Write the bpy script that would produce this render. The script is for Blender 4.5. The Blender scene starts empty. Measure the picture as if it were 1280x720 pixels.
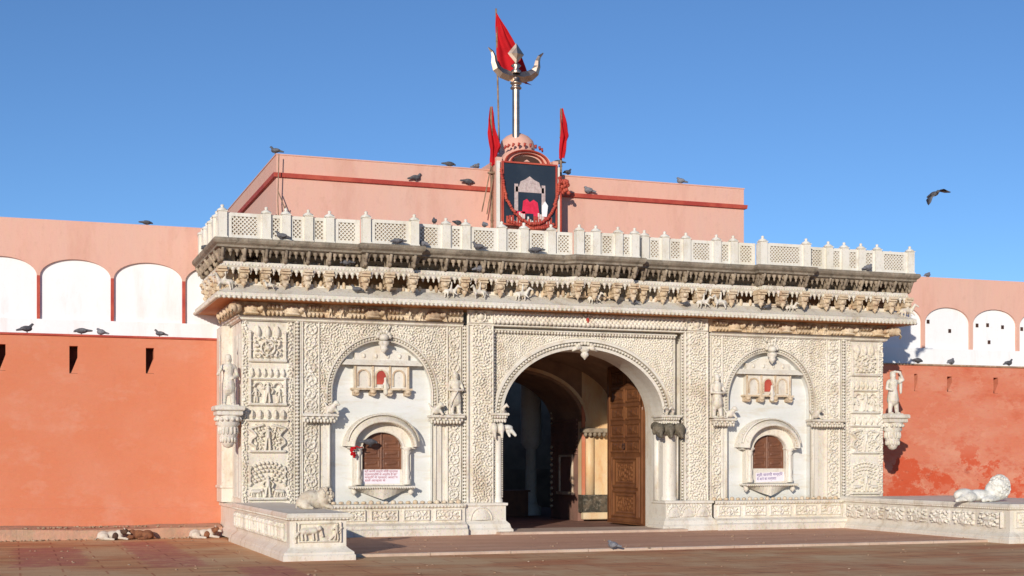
import bpy, bmesh, math, random
import numpy as np
from mathutils import Vector, Matrix
R = math.radians
S = bpy.context.scene
C = S.collection

# ------------------------------------------------------------------ camera, sky, sun, exposure
cam = bpy.data.cameras.new('camera'); cam.lens = 49.0; cam.sensor_width = 36; cam.shift_y = 215/1280
cam.clip_end = 5000; cam.clip_start = 0.1
co = bpy.data.objects.new('camera', cam); C.objects.link(co)
co.location = (-12.1, -28.7, 1.6); co.rotation_euler = (R(90), 0, R(-19.7)); S.camera = co
SUN_AZ, SUN_EL = 34.5, 14.0          # azimuth: degrees to the left of the facade normal
w = bpy.data.worlds.new('World'); S.world = w; w.use_nodes = True
nt = w.node_tree; nt.nodes.clear()
sk = nt.nodes.new('ShaderNodeTexSky'); sk.sky_type = 'NISHITA'; sk.sun_disc = False
sk.sun_elevation = R(SUN_EL); sk.sun_rotation = R(180 + SUN_AZ); sk.altitude = 2500
sk.air_density = 1.0; sk.dust_density = 0.0; sk.ozone_density = 4.8
bg = nt.nodes.new('ShaderNodeBackground'); bg.inputs['Strength'].default_value = 0.15
ou = nt.nodes.new('ShaderNodeOutputWorld')
nt.links.new(sk.outputs[0], bg.inputs[0]); nt.links.new(bg.outputs[0], ou.inputs[0])
sl = bpy.data.lights.new('sun', 'SUN'); sl.energy = 4.6; sl.angle = R(0.5); sl.color = (1.0, 0.915, 0.79)
so = bpy.data.objects.new('sun', sl); C.objects.link(so)
sd = Vector((-math.sin(R(SUN_AZ))*math.cos(R(SUN_EL)), -math.cos(R(SUN_AZ))*math.cos(R(SUN_EL)), math.sin(R(SUN_EL))))
so.rotation_euler = sd.to_track_quat('Z', 'Y').to_euler(); so.location = (0, 0, 30)
S.view_settings.view_transform = 'Standard'; S.view_settings.look = 'None'
S.view_settings.exposure = -0.17; S.view_settings.gamma = 1

rnd = random.Random(5)
# ------------------------------------------------------------------ materials
def mat(name, c1, c2=None, c3=None, sc=1.2, stretch=(1, 1, 1), rough=.8, bump=.25, bsc=30, metal=0, lo=.42, hi=.62, fine=.12):
    m = bpy.data.materials.new(name); m.use_nodes = True; t = m.node_tree; N = t.nodes; L = t.links
    b = N['Principled BSDF']; b.inputs['Roughness'].default_value = rough; b.inputs['Metallic'].default_value = metal
    if rough >= .8: b.inputs['Specular IOR Level'].default_value = .2
    if c2 is None: c2 = tuple(x*.85 for x in c1)
    g = N.new('ShaderNodeNewGeometry'); mp = N.new('ShaderNodeMapping'); mp.inputs['Scale'].default_value = stretch
    L.new(g.outputs['Position'], mp.inputs['Vector'])
    def noise(s, d=6, r=.6):
        n = N.new('ShaderNodeTexNoise'); n.inputs['Scale'].default_value = s; n.inputs['Detail'].default_value = d
        n.inputs['Roughness'].default_value = r; L.new(mp.outputs[0], n.inputs['Vector']); return n
    def ramp(src, a, bb):
        r = N.new('ShaderNodeMapRange'); r.inputs['From Min'].default_value = a; r.inputs['From Max'].default_value = bb
        L.new(src, r.inputs['Value']); return r.outputs[0]
    def mix(f, a, bcol, mode='MIX'):
        x = N.new('ShaderNodeMix'); x.data_type = 'RGBA'; x.blend_type = mode
        if isinstance(f, float): x.inputs[0].default_value = f
        else: L.new(f, x.inputs[0])
        for k, v in ((6, a), (7, bcol)):
            if isinstance(v, tuple): x.inputs[k].default_value = (*v, 1)
            else: L.new(v, x.inputs[k])
        return x.outputs[2]
    col = mix(ramp(noise(sc).outputs['Fac'], lo, hi), c1, c2)
    if c3: col = mix(ramp(noise(sc*2.3, 8, .7).outputs['Fac'], .52, .72), col, c3)
    fn = noise(bsc, 4)
    col = mix(fine, col, fn.outputs['Color'], 'OVERLAY') if fine else col
    L.new(col, b.inputs['Base Color'])
    if bump:
        bp = N.new('ShaderNodeBump'); bp.inputs['Strength'].default_value = bump; bp.inputs['Distance'].default_value = .02
        L.new(fn.outputs['Fac'], bp.inputs['Height']); L.new(bp.outputs[0], b.inputs['Normal'])
    return m
M = {}
M['cream'] = mat('carved_marble', (.66, .60, .50), (.71, .665, .58), (.52, .43, .32), sc=.9, stretch=(1, 1, .55), rough=.65, fine=.3)
M['cream2'] = mat('carved_marble_stained', (.60, .46, .30), (.66, .55, .41), (.36, .19, .10), sc=1.6, rough=.7)
M['smooth'] = mat('plain_marble', (.69, .635, .54), (.74, .70, .62), (.58, .48, .35), sc=1.3, stretch=(1, 1, .4), rough=.5, bump=.1)
M['niche'] = mat('white_marble', (.66, .66, .62), (.72, .72, .70), (.60, .55, .45), sc=1.1, stretch=(.4, .4, 2), rough=.45, bump=.05)
M['white'] = mat('whitewashed_stone', (.74, .71, .64), (.70, .66, .56), (.60, .54, .44), sc=1.5, stretch=(1, 1, .5), rough=.7, bump=.1)
M['dark'] = mat('weathered_slab', (.20, .165, .125), (.31, .26, .20), (.10, .085, .065), sc=2.8, rough=.9, bump=.5)
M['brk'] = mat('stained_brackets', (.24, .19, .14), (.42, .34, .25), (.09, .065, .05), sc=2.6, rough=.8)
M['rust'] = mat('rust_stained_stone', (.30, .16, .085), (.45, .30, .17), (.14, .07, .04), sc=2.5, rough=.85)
M['lattback'] = mat('lattice_backing', (.40, .32, .24), (.34, .26, .19), None, sc=4, rough=.9)
M['recess'] = mat('painted_shade_recess', (.055, .035, .028), (.09, .055, .04), None, sc=3, rough=.95)  # near-black brown puts the shade under the slab into the colour
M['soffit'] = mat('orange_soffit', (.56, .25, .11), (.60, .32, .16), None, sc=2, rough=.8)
M['redL'] = mat('orange_red_wash', (.60, .20, .105), (.61, .225, .13), (.62, .26, .165), sc=.55, stretch=(1, 1, 1.6), rough=.9, lo=.4, hi=.65, fine=.06, bump=.35, bsc=9)
M['redR'] = mat('mottled_red_wash', (.60, .19, .11), (.62, .25, .16), (.54, .12, .06), sc=.55, stretch=(1, 1, 2.2), rough=.9, fine=.12, bump=.4, bsc=9)
def peeling(m):
    t = m.node_tree; N = t.nodes; L = t.links; b = N['Principled BSDF']; src = b.inputs['Base Color'].links[0].from_socket
    g = N.new('ShaderNodeNewGeometry'); mp = N.new('ShaderNodeMapping'); mp.inputs['Scale'].default_value = (1, 1, 1.5); L.new(g.outputs['Position'], mp.inputs[0])
    sp = N.new('ShaderNodeSeparateXYZ'); L.new(g.outputs['Position'], sp.inputs[0])
    cur = src
    for sc, thr, zt, col, seed in ((1.1, .50, 2.3, (.56, .075, .025), 3.0), (2.0, .53, 1.9, (.70, .40, .26), 11.0), (3.4, .60, 1.7, (.36, .07, .04), 23.0), (1.6, .56, 5.0, (.70, .36, .24), 31.0)):
        n = N.new('ShaderNodeTexNoise'); n.noise_dimensions = '4D'; n.inputs['W'].default_value = seed; n.inputs['Scale'].default_value = sc; n.inputs['Detail'].default_value = 8; n.inputs['Roughness'].default_value = .68; L.new(mp.outputs[0], n.inputs['Vector'])
        a = N.new('ShaderNodeMapRange'); a.inputs['From Min'].default_value = thr; a.inputs['From Max'].default_value = thr+.03; L.new(n.outputs['Fac'], a.inputs['Value'])
        z = N.new('ShaderNodeMapRange'); z.inputs['From Min'].default_value = zt; z.inputs['From Max'].default_value = zt-.7; L.new(sp.outputs['Z'], z.inputs['Value'])
        mu = N.new('ShaderNodeMath'); mu.operation = 'MULTIPLY'; L.new(a.outputs[0], mu.inputs[0]); L.new(z.outputs[0], mu.inputs[1])
        m2 = N.new('ShaderNodeMath'); m2.operation = 'MULTIPLY'; m2.inputs[1].default_value = .8 if col[1] < .1 else .22; L.new(mu.outputs[0], m2.inputs[0])
        x = N.new('ShaderNodeMix'); x.data_type = 'RGBA'; L.new(m2.outputs[0], x.inputs[0]); L.new(cur, x.inputs[6]); x.inputs[7].default_value = (*col, 1); cur = x.outputs[2]
    L.new(cur, b.inputs['Base Color'])
peeling(M['redR'])
M['pink'] = mat('pink_plaster', (.71, .41, .32), (.68, .42, .335), (.62, .34, .26), sc=.5, stretch=(1, 1, .3), rough=.9, fine=.05, bump=.15, bsc=12)
M['lime'] = mat('white_limewash', (.85, .86, .87), (.82, .83, .84), (.74, .73, .71), sc=.9, stretch=(1, 1, .22), rough=.85, fine=.03, bump=.1, bsc=12)
M['redpaint'] = mat('dark_red_paint', (.38, .045, .03), (.50, .09, .05), None, sc=2, rough=.7)
M['wood'] = mat('varnished_teak', (.15, .058, .024), (.21, .085, .034), (.10, .036, .016), sc=3, stretch=(1, 1, .3), rough=.38, bump=.15)
M['wood2'] = mat('dark_window_wood', (.14, .055, .028), (.19, .075, .035), None, sc=6, rough=.55)
M['blackslot'] = mat('slot_dark_brown', (.05, .025, .02), (.08, .04, .03), None, rough=.95)  # near-black brown for drain slots, wall holes, shrine arch and door handle
M['gold'] = mat('ochre_washed_marble', (.74, .50, .27), (.76, .62, .42), (.66, .36, .17), sc=1.6, stretch=(1, 1, .4), rough=.5)
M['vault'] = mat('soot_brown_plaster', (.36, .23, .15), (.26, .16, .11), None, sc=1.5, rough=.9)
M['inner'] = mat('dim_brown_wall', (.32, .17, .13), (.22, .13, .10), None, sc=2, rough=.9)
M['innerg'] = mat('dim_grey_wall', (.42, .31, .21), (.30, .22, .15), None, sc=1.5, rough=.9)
M['inlay'] = mat('green_marble_panel', (.06, .055, .045), (.14, .11, .08), (.30, .27, .22), sc=6, rough=.3)
M['steel'] = mat('polished_brass_steel', (.54, .43, .35), (.42, .31, .24), None, sc=5, rough=.38, metal=1, bump=0, fine=0)
M['flag'] = mat('red_cloth', (.50, .010, .016), (.40, .007, .012), None, sc=3, rough=.8, bump=.1)
M['rose'] = mat('magenta_cloth', (.72, .02, .07), (.60, .01, .05), None, sc=9, rough=.7)
M['navy'] = mat('picture_background', (.016, .025, .04), (.025, .035, .05), None, rough=.4, bump=0)
M['silver'] = mat('picture_throne', (.58, .47, .44), (.42, .32, .30), None, sc=14, rough=.5, bump=0)
M['bamboo'] = mat('bamboo_pole', (.20, .13, .08), (.34, .22, .14), None, sc=8, rough=.7)
M['paper'] = mat('paper_notice', (.78, .72, .76), (.74, .68, .72), None, sc=3, rough=.7, bump=0, fine=.02)
M['ink'] = mat('crimson_ink', (.42, .03, .07), None, None, rough=.7, bump=0, fine=0)
M['ink2'] = mat('violet_ink', (.12, .04, .24), None, None, rough=.7, bump=0, fine=0)
M['pigeon'] = mat('pigeon_feathers', (.075, .075, .085), (.13, .13, .145), (.03, .03, .035), sc=16, rough=.7, bump=0)
M['lionw'] = mat('white_painted_stone', (.74, .72, .66), (.60, .57, .50), (.36, .33, .28), sc=5, rough=.7)
M['lionc'] = mat('cream_lion_stone', (.62, .55, .44), (.50, .42, .32), (.33, .25, .17), sc=5, rough=.7)
M['dogw'] = mat('white_fur', (.62, .55, .46), (.52, .44, .36), None, sc=8, rough=.95)
M['dogb'] = mat('brown_fur', (.26, .11, .055), (.17, .07, .04), None, sc=8, rough=.95)
M['dogd'] = mat('dark_fur', (.07, .04, .03), (.11, .06, .04), None, sc=8, rough=.95)
M['rubble'] = mat('broken_mortar', (.42, .28, .18), (.30, .20, .13), (.55, .44, .32), sc=4, rough=.95, bump=.8, bsc=14)
M['footing'] = mat('pinkish_footing', (.56, .31, .21), (.44, .28, .19), (.36, .24, .16), sc=2.5, rough=.95, bump=.8, bsc=14)
M['step'] = mat('sandstone_paving', (.64, .36, .23), (.56, .29, .185), (.68, .44, .31), sc=.8, stretch=(.35, 2, 1), rough=.85, bump=.3, bsc=10)
M['kerb'] = mat('pale_kerb_stone', (.58, .44, .34), (.50, .36, .27), None, sc=2, rough=.85)
M['green'] = mat('dull_cloth_bundle', (.10, .085, .06), (.17, .14, .10), (.25, .22, .18), sc=7, rough=.8)

def tilecol():
    m = bpy.data.materials.new('worn_stone_ground'); m.use_nodes = True; t = m.node_tree; N = t.nodes; L = t.links
    b = N['Principled BSDF']; b.inputs['Roughness'].default_value = .85; b.inputs['Specular IOR Level'].default_value = .12
    g = N.new('ShaderNodeNewGeometry')
    mp = N.new('ShaderNodeMapping'); mp.inputs['Scale'].default_value = (.22, 1.1, 1); mp.inputs['Rotation'].default_value = (0, 0, R(-3))
    L.new(g.outputs['Position'], mp.inputs[0])
    def noise(s, vec, d=6, r=.6):
        n = N.new('ShaderNodeTexNoise'); n.inputs['Scale'].default_value = s; n.inputs['Detail'].default_value = d; n.inputs['Roughness'].default_value = r
        L.new(vec, n.inputs['Vector']); return n.outputs['Fac']
    def rng(src, a, c):
        r = N.new('ShaderNodeMapRange'); r.inputs['From Min'].default_value = a; r.inputs['From Max'].default_value = c; L.new(src, r.inputs['Value']); return r.outputs[0]
    def mix(f, a, c, mode='MIX'):
        x = N.new('ShaderNodeMix'); x.data_type = 'RGBA'; x.blend_type = mode
        if isinstance(f, float): x.inputs[0].default_value = f
        else: L.new(f, x.inputs[0])
        for k, v in ((6, a), (7, c)):
            if isinstance(v, tuple): x.inputs[k].default_value = (*v, 1)
            else: L.new(v, x.inputs[k])
        return x.outputs[2]
    c = mix(rng(noise(1.0, mp.outputs[0]), .38, .62), (.68, .40, .20), (.60, .26, .13))
    c = mix(rng(noise(3.2, mp.outputs[0], 8, .7), .5, .7), c, (.40, .19, .10))
    c = mix(rng(noise(.45, g.outputs['Position']), .45, .6), c, (.68, .46, .26))
    sp = N.new('ShaderNodeSeparateXYZ'); L.new(g.outputs['Position'], sp.inputs[0])
    def math_(op, a, b_=None):
        n = N.new('ShaderNodeMath'); n.operation = op
        for k, v in enumerate((a, b_)):
            if v is None: continue
            if isinstance(v, (int, float)): n.inputs[k].default_value = v
            else: L.new(v, n.inputs[k])
        return n.outputs[0]
    wob = math_('MULTIPLY', math_('SUBTRACT', noise(2.5, g.outputs['Position'], 8, .7), .5), .9)
    worn = rng(noise(5, g.outputs['Position'], 8, .75), .36, .52)
    for xa, xb, ya, yb in ((-12.05, -10.95, -6.1, -1.1), (-10.1, -9.2, -6.8, .2), (-8.9, -8.1, -9.2, -7.0), (-14.5, -13.2, -7, -2)):
        ex = math_('MULTIPLY', rng(math_('ADD', sp.outputs['X'], wob), xa-.06, xa+.06), rng(math_('ADD', sp.outputs['X'], wob), xb+.06, xb-.06))
        ey = math_('MULTIPLY', rng(math_('ADD', sp.outputs['Y'], wob), ya-.2, ya+.2), rng(math_('ADD', sp.outputs['Y'], wob), yb+.2, yb-.2))
        c = mix(math_('MULTIPLY', math_('MULTIPLY', math_('MULTIPLY', ex, ey), worn), .85), c, (.54, .19, .145))
    br = N.new('ShaderNodeTexBrick'); br.inputs['Scale'].default_value = 1.0; br.inputs['Brick Width'].default_value = 1.2; br.inputs['Row Height'].default_value = .6
    br.inputs['Mortar Size'].default_value = .022; br.inputs['Mortar Smooth'].default_value = .6
    br.inputs['Color1'].default_value = (.5, .5, .5, 1); br.inputs['Color2'].default_value = (.45, .43, .41, 1); br.inputs['Mortar'].default_value = (.24, .22, .21, 1)
    L.new(g.outputs['Position'], br.inputs['Vector'])
    c = mix(.8, c, br.outputs['Color'], 'OVERLAY')
    c = mix(.2, c, noise(40, g.outputs['Position'], 5), 'OVERLAY')
    L.new(c, b.inputs['Base Color'])
    bp = N.new('ShaderNodeBump'); bp.inputs['Strength'].default_value = .5; bp.inputs['Distance'].default_value = .02
    L.new(noise(9, g.outputs['Position'], 8, .7), bp.inputs['Height']); L.new(bp.outputs[0], b.inputs['Normal'])
    return m
M['ground'] = tilecol()
M['patch'] = mat('faded_red_paving', (.52, .14, .125), (.48, .20, .15), (.38, .13, .11), sc=1.6, stretch=(.5, 2, 1), rough=.9, bump=.4, bsc=10, fine=.25)

def grime(m, amt, col=(.20, .135, .08)):
    t = m.node_tree; N = t.nodes; L = t.links; b = N['Principled BSDF']; cur = b.inputs['Base Color'].links[0].from_socket
    g = N.new('ShaderNodeNewGeometry')
    for sc, st, lo, hi, k in ((1.5, (1, 1, .16), .55, .72, .55), (7, (1, 1, .6), .56, .70, .6), (26, (1, 1, 1), .57, .66, .7)):
        mp = N.new('ShaderNodeMapping'); mp.inputs['Scale'].default_value = st; L.new(g.outputs['Position'], mp.inputs[0])
        n = N.new('ShaderNodeTexNoise'); n.inputs['Scale'].default_value = sc; n.inputs['Detail'].default_value = 7; n.inputs['Roughness'].default_value = .65; L.new(mp.outputs[0], n.inputs['Vector'])
        a = N.new('ShaderNodeMapRange'); a.inputs['From Min'].default_value = lo; a.inputs['From Max'].default_value = hi; a.inputs['To Max'].default_value = amt*k; L.new(n.outputs['Fac'], a.inputs['Value'])
        x = N.new('ShaderNodeMix'); x.data_type = 'RGBA'; L.new(a.outputs[0], x.inputs[0]); L.new(cur, x.inputs[6]); x.inputs[7].default_value = (*col, 1); cur = x.outputs[2]
    L.new(cur, b.inputs['Base Color'])
grime(M['cream'], .7, (.19, .15, .11)); grime(M['cream2'], 1.0, (.13, .07, .04)); grime(M['smooth'], .4); grime(M['white'], .35, (.25, .2, .15)); grime(M['lime'], .07, (.3, .27, .25)); grime(M['pink'], .25, (.35, .18, .13))
grime(M['niche'], .16, (.4, .33, .22)); grime(M['redL'], .14, (.30, .08, .04)); grime(M['dark'], .3, (.5, .47, .42)); grime(M['step'], .5, (.22, .12, .08)); grime(M['kerb'], .4, (.3, .18, .12))

# ------------------------------------------------------------------ mesh builder
class MB:
    def __init__(s): s.v = []; s.f = []; s.sm = []
    def add(s, vs, fs, smooth=False):
        o = len(s.v); s.v += [tuple(p) for p in vs]; s.f += [tuple(i+o for i in f) for f in fs]; s.sm += [smooth]*len(fs); return s
    def box(s, x0, x1, y0, y1, z0, z1):
        return s.add([(x0,y0,z0),(x1,y0,z0),(x1,y1,z0),(x0,y1,z0),(x0,y0,z1),(x1,y0,z1),(x1,y1,z1),(x0,y1,z1)],
                     [(0,3,2,1),(4,5,6,7),(0,1,5,4),(1,2,6,5),(2,3,7,6),(3,0,4,7)])
    def cbox(s, x0, x1, y0, y1, z0, z1, b=.012):      # box with chamfered top and front edges
        return s.loft([(x0,y0),(x1,y0),(x1,y1),(x0,y1)], [(b*-1,z0),(0,z0+b),(0,z1-b),(-b,z1)], closed=True, caps=True)
    def loft(s, pts, prof, closed=False, caps=False, smooth=False):
        n = len(pts); rings = []
        for off, z in prof: rings.append([(p[0], p[1], z) for p in offset(pts, off, closed)])
        vs = [p for r in rings for p in r]; fs = []
        for k in range(len(prof)-1):
            for i in range(n if closed else n-1):
                j = (i+1) % n; fs.append((k*n+i, k*n+j, (k+1)*n+j, (k+1)*n+i))
        if caps: fs.append(tuple(range(n-1, -1, -1))); fs.append(tuple((len(prof)-1)*n+i for i in range(n)))
        return s.add(vs, fs, smooth)
    def prism(s, poly, y0, y1):                        # polygon in x,z extruded along y
        n = len(poly); vs = [(x, y0, z) for x, z in poly] + [(x, y1, z) for x, z in poly]
        fs = [tuple(range(n)), tuple(range(2*n-1, n-1, -1))] + [(i, i+n, (i+1) % n+n, (i+1) % n) for i in range(n)]
        return s.add(vs, fs)
    def tube(s, pts, r, n=8, smooth=True, cap=True):
        pts = [Vector(p) for p in pts]; rs = r if isinstance(r, (list, tuple)) else [r]*len(pts)
        vs = []; fs = []; up = Vector((0, 0, 1))
        for i, p in enumerate(pts):
            d = (pts[min(i+1, len(pts)-1)] - pts[max(i-1, 0)]).normalized()
            a = d.cross(up if abs(d.z) < .95 else Vector((0, 1, 0))).normalized(); b = a.cross(d)
            for k in range(n):
                t = 2*math.pi*k/n; vs.append(p + (a*math.cos(t) + b*math.sin(t))*rs[i])
        for i in range(len(pts)-1):
            for k in range(n):
                fs.append((i*n+k, i*n+(k+1) % n, (i+1)*n+(k+1) % n, (i+1)*n+k))
        if cap: fs.append(tuple(range(n-1, -1, -1))); fs.append(tuple(range((len(pts)-1)*n, len(pts)*n)))
        return s.add(vs, fs, smooth)
    def lathe(s, x, y, prof, n=12, smooth=True, a0=0, a1=360, sy=1):
        vs = []; fs = []
        full = a1-a0 >= 359
        m = n if full else n+1
        for r, z in prof:
            for k in range(m):
                t = R(a0+(a1-a0)*k/n); vs.append((x+r*math.cos(t), y+sy*r*math.sin(t), z))
        for i in range(len(prof)-1):
            for k in range(n):
                k2 = (k+1) % m; fs.append((i*m+k, i*m+k2, (i+1)*m+k2, (i+1)*m+k))
        return s.add(vs, fs, smooth)
    def ball(s, c, r, n=6, mrows=4):
        rx, ry, rz = r if isinstance(r, (list, tuple)) else (r, r, r)
        vs = [(c[0], c[1], c[2]-rz)]; fs = []
        for i in range(1, mrows):
            a = math.pi*i/mrows
            for k in range(n):
                t = 2*math.pi*k/n; vs.append((c[0]+rx*math.sin(a)*math.cos(t), c[1]+ry*math.sin(a)*math.sin(t), c[2]-rz*math.cos(a)))
        vs.append((c[0], c[1], c[2]+rz)); last = len(vs)-1
        for k in range(n): fs.append((0, 1+(k+1) % n, 1+k))
        for i in range(mrows-2):
            for k in range(n): fs.append((1+i*n+k, 1+i*n+(k+1) % n, 1+(i+1)*n+(k+1) % n, 1+(i+1)*n+k))
        o = 1+(mrows-2)*n
        for k in range(n): fs.append((o+k, o+(k+1) % n, last))
        return s.add(vs, fs, True)
    def sweep(s, path, sect, smooth=False, nrm=None):  # path of (x,z); sect of (outward, y)
        n = len(path); m = len(sect); vs = []; fs = []
        for i in range(n):
            a = path[max(i-1, 0)]; b = path[min(i+1, n-1)]; dx, dz = b[0]-a[0], b[1]-a[1]; l = math.hypot(dx, dz) or 1
            nx, nz = -dz/l, dx/l
            for o, y in sect: vs.append((path[i][0]+nx*o, y, path[i][1]+nz*o))
        for i in range(n-1):
            for k in range(m-1): fs.append((i*m+k, i*m+k+1, (i+1)*m+k+1, (i+1)*m+k))
        return s.add(vs, fs, smooth)
    def build(s, name, m, parent=None):
        me = bpy.data.meshes.new(name); me.from_pydata(s.v, [], s.f); me.materials.append(M[m] if isinstance(m, str) else m)
        me.polygons.foreach_set('use_smooth', s.sm); me.update()
        bm = bmesh.new(); bm.from_mesh(me); bmesh.ops.recalc_face_normals(bm, faces=bm.faces); bm.to_mesh(me); bm.free()
        return link(name, me, parent)
def offset(pts, d, closed):
    if abs(d) < 1e-9: return list(pts)
    n = len(pts); out = []
    for i in range(n):
        def nrm(a, b):
            dx, dy = b[0]-a[0], b[1]-a[1]; l = math.hypot(dx, dy); return (dy/l, -dx/l)
        a = pts[i-1] if (closed or i > 0) else None; b = pts[(i+1) % n] if (closed or i < n-1) else None
        ns = []
        if a is not None: ns.append(nrm(a, pts[i]))
        if b is not None: ns.append(nrm(pts[i], b))
        if len(ns) == 1: out.append((pts[i][0]+ns[0][0]*d, pts[i][1]+ns[0][1]*d))
        else:
            sx, sy = ns[0][0]+ns[1][0], ns[0][1]+ns[1][1]; q = 1+ns[0][0]*ns[1][0]+ns[0][1]*ns[1][1]
            out.append((pts[i][0]+sx*d/q, pts[i][1]+sy*d/q))
    return out
def link(name, me, parent=None):
    o = bpy.data.objects.new(name, me); C.objects.link(o)
    if parent is not None:
        o.parent = parent
        o.matrix_parent_inverse = Matrix.Translation(-world_loc(parent))
    return o
def world_loc(o):
    v = Vector((0, 0, 0))
    while o is not None:
        v = v + o.location
        if o.parent is not None: v = v + o.matrix_parent_inverse.translation
        o = o.parent
    return v
def tag(o, label=None, cat=None, group=None, kind=None):
    if label: o['label'] = label
    if cat: o['category'] = cat
    if group: o['group'] = group
    if kind: o['kind'] = kind
    return o
def empty(name, loc, label, cat, group=None):
    o = bpy.data.objects.new(name, None); C.objects.link(o); o.location = loc; return tag(o, label, cat, group)
def copyat(src, loc, parent=None, rz=0, sc=None):
    o = src.copy(); C.objects.link(o)
    o.parent = parent
    if parent is not None: o.matrix_parent_inverse = Matrix.Translation(-world_loc(parent))
    o.location = loc; o.rotation_euler = (0, 0, rz)
    if sc: o.scale = sc if isinstance(sc, tuple) else (sc, sc, sc)
    return o

def body(name, shapes, voxel, m, parent=None, smooth=3):
    """one continuous surface out of ellipsoids ('e',centre,radii) and tapered limbs ('c',p0,p1,r0,r1)"""
    b = MB()
    for s in shapes:
        if s[0] == 'e': b.ball(s[1], s[2], 14, 9)
        else:
            p0, p1, r0, r1 = Vector(s[1]), Vector(s[2]), s[3], s[4]
            b.tube([p0.lerp(p1, t) for t in (0, .33, .66, 1)], [r0+(r1-r0)*t for t in (0, .33, .66, 1)], 10)
            b.ball(p0, r0*1.01, 10, 7); b.ball(p1, r1*1.01, 10, 7)
    o = b.build(name, m)
    md = o.modifiers.new('r', 'REMESH'); md.mode = 'VOXEL'; md.voxel_size = voxel; md.use_smooth_shade = True
    ms = o.modifiers.new('s', 'SMOOTH'); ms.iterations = smooth; ms.factor = .5
    dg = bpy.context.evaluated_depsgraph_get(); me = bpy.data.meshes.new_from_object(o.evaluated_get(dg))
    old = o.data; bpy.data.objects.remove(o); bpy.data.meshes.remove(old)
    me.name = name
    if not me.materials: me.materials.append(M[m] if isinstance(m, str) else m)
    me.polygons.foreach_set('use_smooth', [True]*len(me.polygons))
    return link(name, me, parent)

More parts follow.
